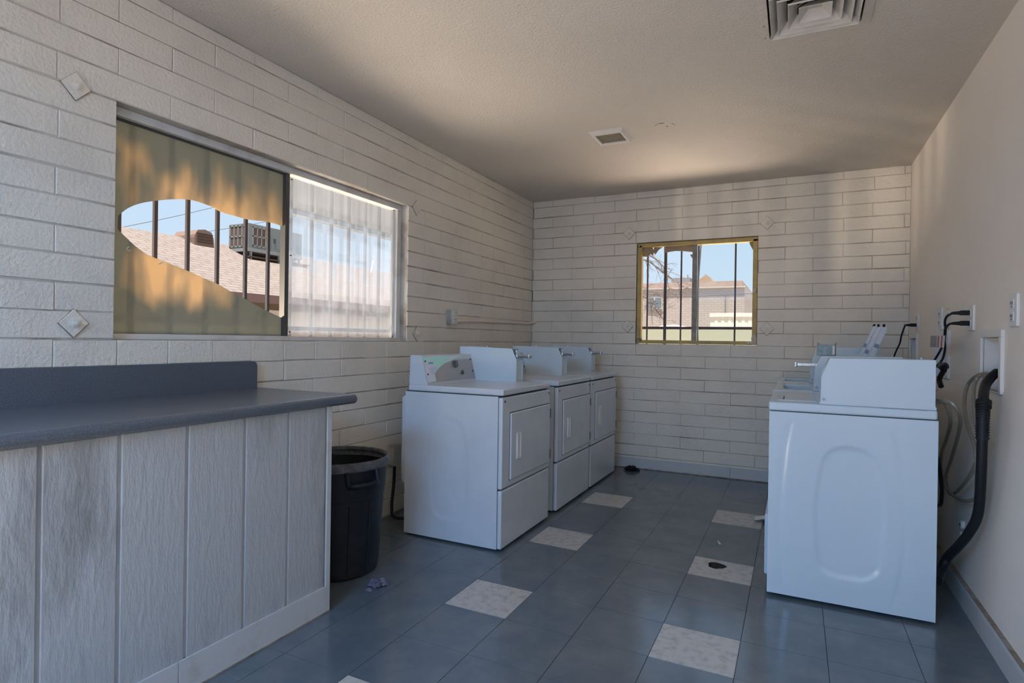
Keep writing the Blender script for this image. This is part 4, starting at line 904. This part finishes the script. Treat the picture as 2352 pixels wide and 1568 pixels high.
# brick building, container, low wall, car and bare tree beyond the back window
mbk = bpy.data.materials.new('grey_brick'); mbk.use_nodes = True; n = mbk.node_tree; b = n.nodes['Principled BSDF']; b.inputs['Roughness'].default_value = .9; b.inputs['Specular IOR Level'].default_value = .1
tcn = n.nodes.new('ShaderNodeTexCoord'); mp = n.nodes.new('ShaderNodeMapping'); mp.inputs['Rotation'].default_value = (PI/2, 0, 0); br = n.nodes.new('ShaderNodeTexBrick')
br.inputs['Scale'].default_value = 1; br.inputs['Brick Width'].default_value = .40; br.inputs['Row Height'].default_value = .14; br.inputs['Mortar Size'].default_value = .018
br.inputs['Color1'].default_value = (0.281, 0.250, 0.242, 1); br.inputs['Color2'].default_value = (0.304, 0.273, 0.261, 1); br.inputs['Mortar'].default_value = (0.234, 0.207, 0.203, 1)
n.links.new(tcn.outputs['Object'], mp.inputs[0]); n.links.new(mp.outputs[0], br.inputs['Vector']); n.links.new(br.outputs['Color'], b.inputs['Base Color'])
bb_ = thing('brick_building', (-6, 40, -.06), 'pale brick flat-roofed building seen through the back window', 'building')
bm = B(); box(bm, (-16, 36, -.06), (-1.45, 46, 4.62)); obj('wall', bm, mbk, bb_, smooth=False)
bm = B(); prism(bm, [(35.9, 4.66), (35.9, 5.03), (36.3, 5.05), (46, 5.05), (46, 4.62), (36, 4.62)], lambda a, b_, d: (d, a, b_), -16.1, -1.6); obj('parapet', bm, gmat('parapet_rust', (.27, .20, .18), (.31, .25, .235), 2), bb_, smooth=False)
bm = B(); box(bm, (-16.1, 35.88, 4.62), (-1.4, 36, 4.70)); obj('cornice', bm, gmat('cornice_white', (0.343, 0.320, 0.304)), bb_, smooth=False)
bm = B(); box(bm, (-7.45, 35.92, 3.33), (-6.43, 36, 4.13)); fr_ = obj('window', bm, gmat('bldg_window_frame', (0.343, 0.335, 0.328)), bb_, smooth=False)
bm = B(); box(bm, (-7.38, 35.9, 3.39), (-6.98, 35.93, 4.07)); box(bm, (-6.90, 35.9, 3.39), (-6.50, 35.93, 4.07)); obj('pane', bm, mat('bldg_glass', (.10, .14, .18), .15), fr_, smooth=False)
bm = B(); box(bm, (-2.57, 35.93, 1), (-2.52, 36, 4.2)); obj('downpipe', bm, gmat('pipe_grey', (0.156, 0.156, 0.156)), bb_, smooth=False)
bm = B(); box(bm, (-5.98, 36.8, 5.05), (-4.85, 38, 5.42)); box(bm, (-5.05, 36.9, 5.42), (-4.98, 37, 5.62)); tag(obj('rooftop_unit', bm, gmat('unit_grey', (0.203, 0.203, 0.211)), smooth=False), 'boxy rooftop unit on the far brick building', 'rooftop unit')
bm = B(); prism(bm, [(-4.45, 5.05), (-4.4, 5.2), (-3.9, 5.62), (-3.6, 5.4), (-3.5, 5.05)], lambda a, b_, d: (a, d, b_), 37, 39); tag(obj('rooftop_hood', bm, gmat('hood_tan', (0.328, 0.242, 0.172)), smooth=False), 'tan slanted hood on the roof of the far brick building', 'rooftop hood')
bm = B(); prism(bm, [(-8.4, -.1), (-8.4, 4.9), (-7.7, 5.42), (-6.5, 4.9), (-6.5, -.1)], lambda a, b_, d: (a, d, b_), 48, 60); tag(obj('far_gable', bm, gmat('gable_tan', (0.265, 0.203, 0.164)), smooth=False), 'distant tan gable roof behind the left end of the brick building', 'roof')
ctn = thing('shipping_container', (1.0, 25, -.06), 'pale beige shipping container in front of the brick building', 'container'); cm = gmat('container_beige', (.50, .47, .43))
bm = B(); box(bm, (-1.92, 24, -.06), (4.1, 26.4, 2.44)); obj('body', bm, cm, ctn, smooth=False)
bm = B()
for k in range(22): box(bm, (-1.75+k*.27, 23.985, .1), (-1.61+k*.27, 24.0, 2.32), .01)
obj('corrugation', bm, cm, ctn, smooth=False)
bm = B(); box(bm, (-1.95, 23.95, 2.30), (4.1, 24.02, 2.46)); obj('top_rail', bm, cm, ctn, smooth=False)
bm = B(); box(bm, (-4.9, 10, -.06), (9, 10.15, 1.445)); tag(obj('yard_wall', bm, gmat('pale_green_paint', (0.250, 0.261, 0.211)), smooth=False), 'low pale green yard wall just outside the back window', 'wall')
car = thing('car', (-2.2, 17.3, -.06), 'roof of a pale parked car behind the low green wall', 'car')
bm = B(); prism(bm, [(-2.95, .9), (-2.75, 1.55), (-2.55, 1.71), (-2.1, 1.75), (-1.75, 1.69), (-1.35, 1.0), (-1.35, .9)], lambda a, b_, d: (a, d, b_), 16.7, 18.1, .05, 3); obj('cabin', bm, gmat('car_paint', (0.429, 0.359, 0.343), rough=.25), car)
bm = B(); box(bm, (-4.3, 16.6, .25), (-.4, 18.2, .95), .15, 4); obj('body', bm, gmat('car_paint_body', (0.429, 0.359, 0.343), rough=.25), car)
for xx in (-3.5, -1.2):
    bm = B(); cyl(bm, (xx, 16.62, .28), (xx, 18.18, .28), .33, 20); obj('wheel', bm, black_rubber, car)
tr_ = thing('bare_tree', (-2.2, 7.6, -.06), 'leafless tree with thin twigs left of the back window', 'tree')
bark = gmat('grey_bark', (0.125, 0.109, 0.109)); rt_ = random.Random(21)
bm = B(); tube(bm, [(-2.2, 7.6, -.1), (-2.15, 7.55, 1.2), (-1.95, 7.4, 2.4), (-1.6, 7.2, 3.0)], lambda s: .09-.05*s, 8); obj('trunk', bm, bark, tr_)
bm = B()
mains = [[(-1.95, 7.4, 2.4), (-1.2, 7.1, 2.62), (-.83, 7, 2.50), (-.70, 7, 2.453), (-.50, 7, 2.283), (-.435, 7, 2.239), (-.24, 7, 2.087), (-.107, 7, 1.98)],
         [(-1.6, 7.2, 3.0), (-1.1, 7.05, 2.85), (-.72, 7, 2.573), (-.576, 7, 2.468), (-.435, 7, 2.294), (-.405, 7, 2.07), (-.327, 7, 1.90)],
         [(-2.1, 7.5, 1.5), (-1.3, 7.2, 1.95), (-.82, 7, 1.927), (-.69, 7, 1.80), (-.59, 7, 1.684), (-.45, 7, 1.52)],
         [(-2.1, 7.5, 1.7), (-1.2, 7.1, 2.15), (-.85, 7, 2.1), (-.70, 7.05, 1.9), (-.66, 7, 1.65), (-.64, 7, 1.45)]]
for mpts in mains:
    tube(bm, mpts, lambda s: .016*(1-s)+.004, 6, 4)
    P = smooth_path(mpts, 5)
    for _ in range(16):
        p = rt_.choice(P[len(P)//3:]); d = Vector((rt_.uniform(-.3, 1), rt_.uniform(-.3, .3), rt_.uniform(-1, .5))).normalized(); l = rt_.uniform(.12, .34)
        q = p+d*l*.5+Vector((0, 0, .03)); r__ = p+d*l
        tube(bm, [p, q, r__], lambda s: .0045*(1-s)+.0018, 4, 3)
        for _ in range(2):
            d2_ = (d+Vector((rt_.uniform(-.8, .8), rt_.uniform(-.4, .4), rt_.uniform(-.8, .8)))).normalized(); tube(bm, [q, q+d2_*l*.25, q+d2_*l*.45+Vector((0, 0, -.02))], .0018, 4, 2)
obj('branches', bm, bark, tr_)
for z0_, z1_, lab in ((2.93, 2.92, 'upper thin wire crossing in front of the brick building'), (2.64, 2.66, 'lower thin wire crossing in front of the brick building')):
    pass
for zz_, lab in ((3.98, 'cable with small clips strung across the brick building front'),):
    bm = B(); tube(bm, [(-12, 34, zz_+.10), (-5, 34, zz_), (-2, 34, zz_+.06), (6, 34, zz_+.22)], .022, 6); tag(obj('overhead_cable', bm, gmat('cable_grey', (0.094, 0.094, 0.101))), lab, 'cable')
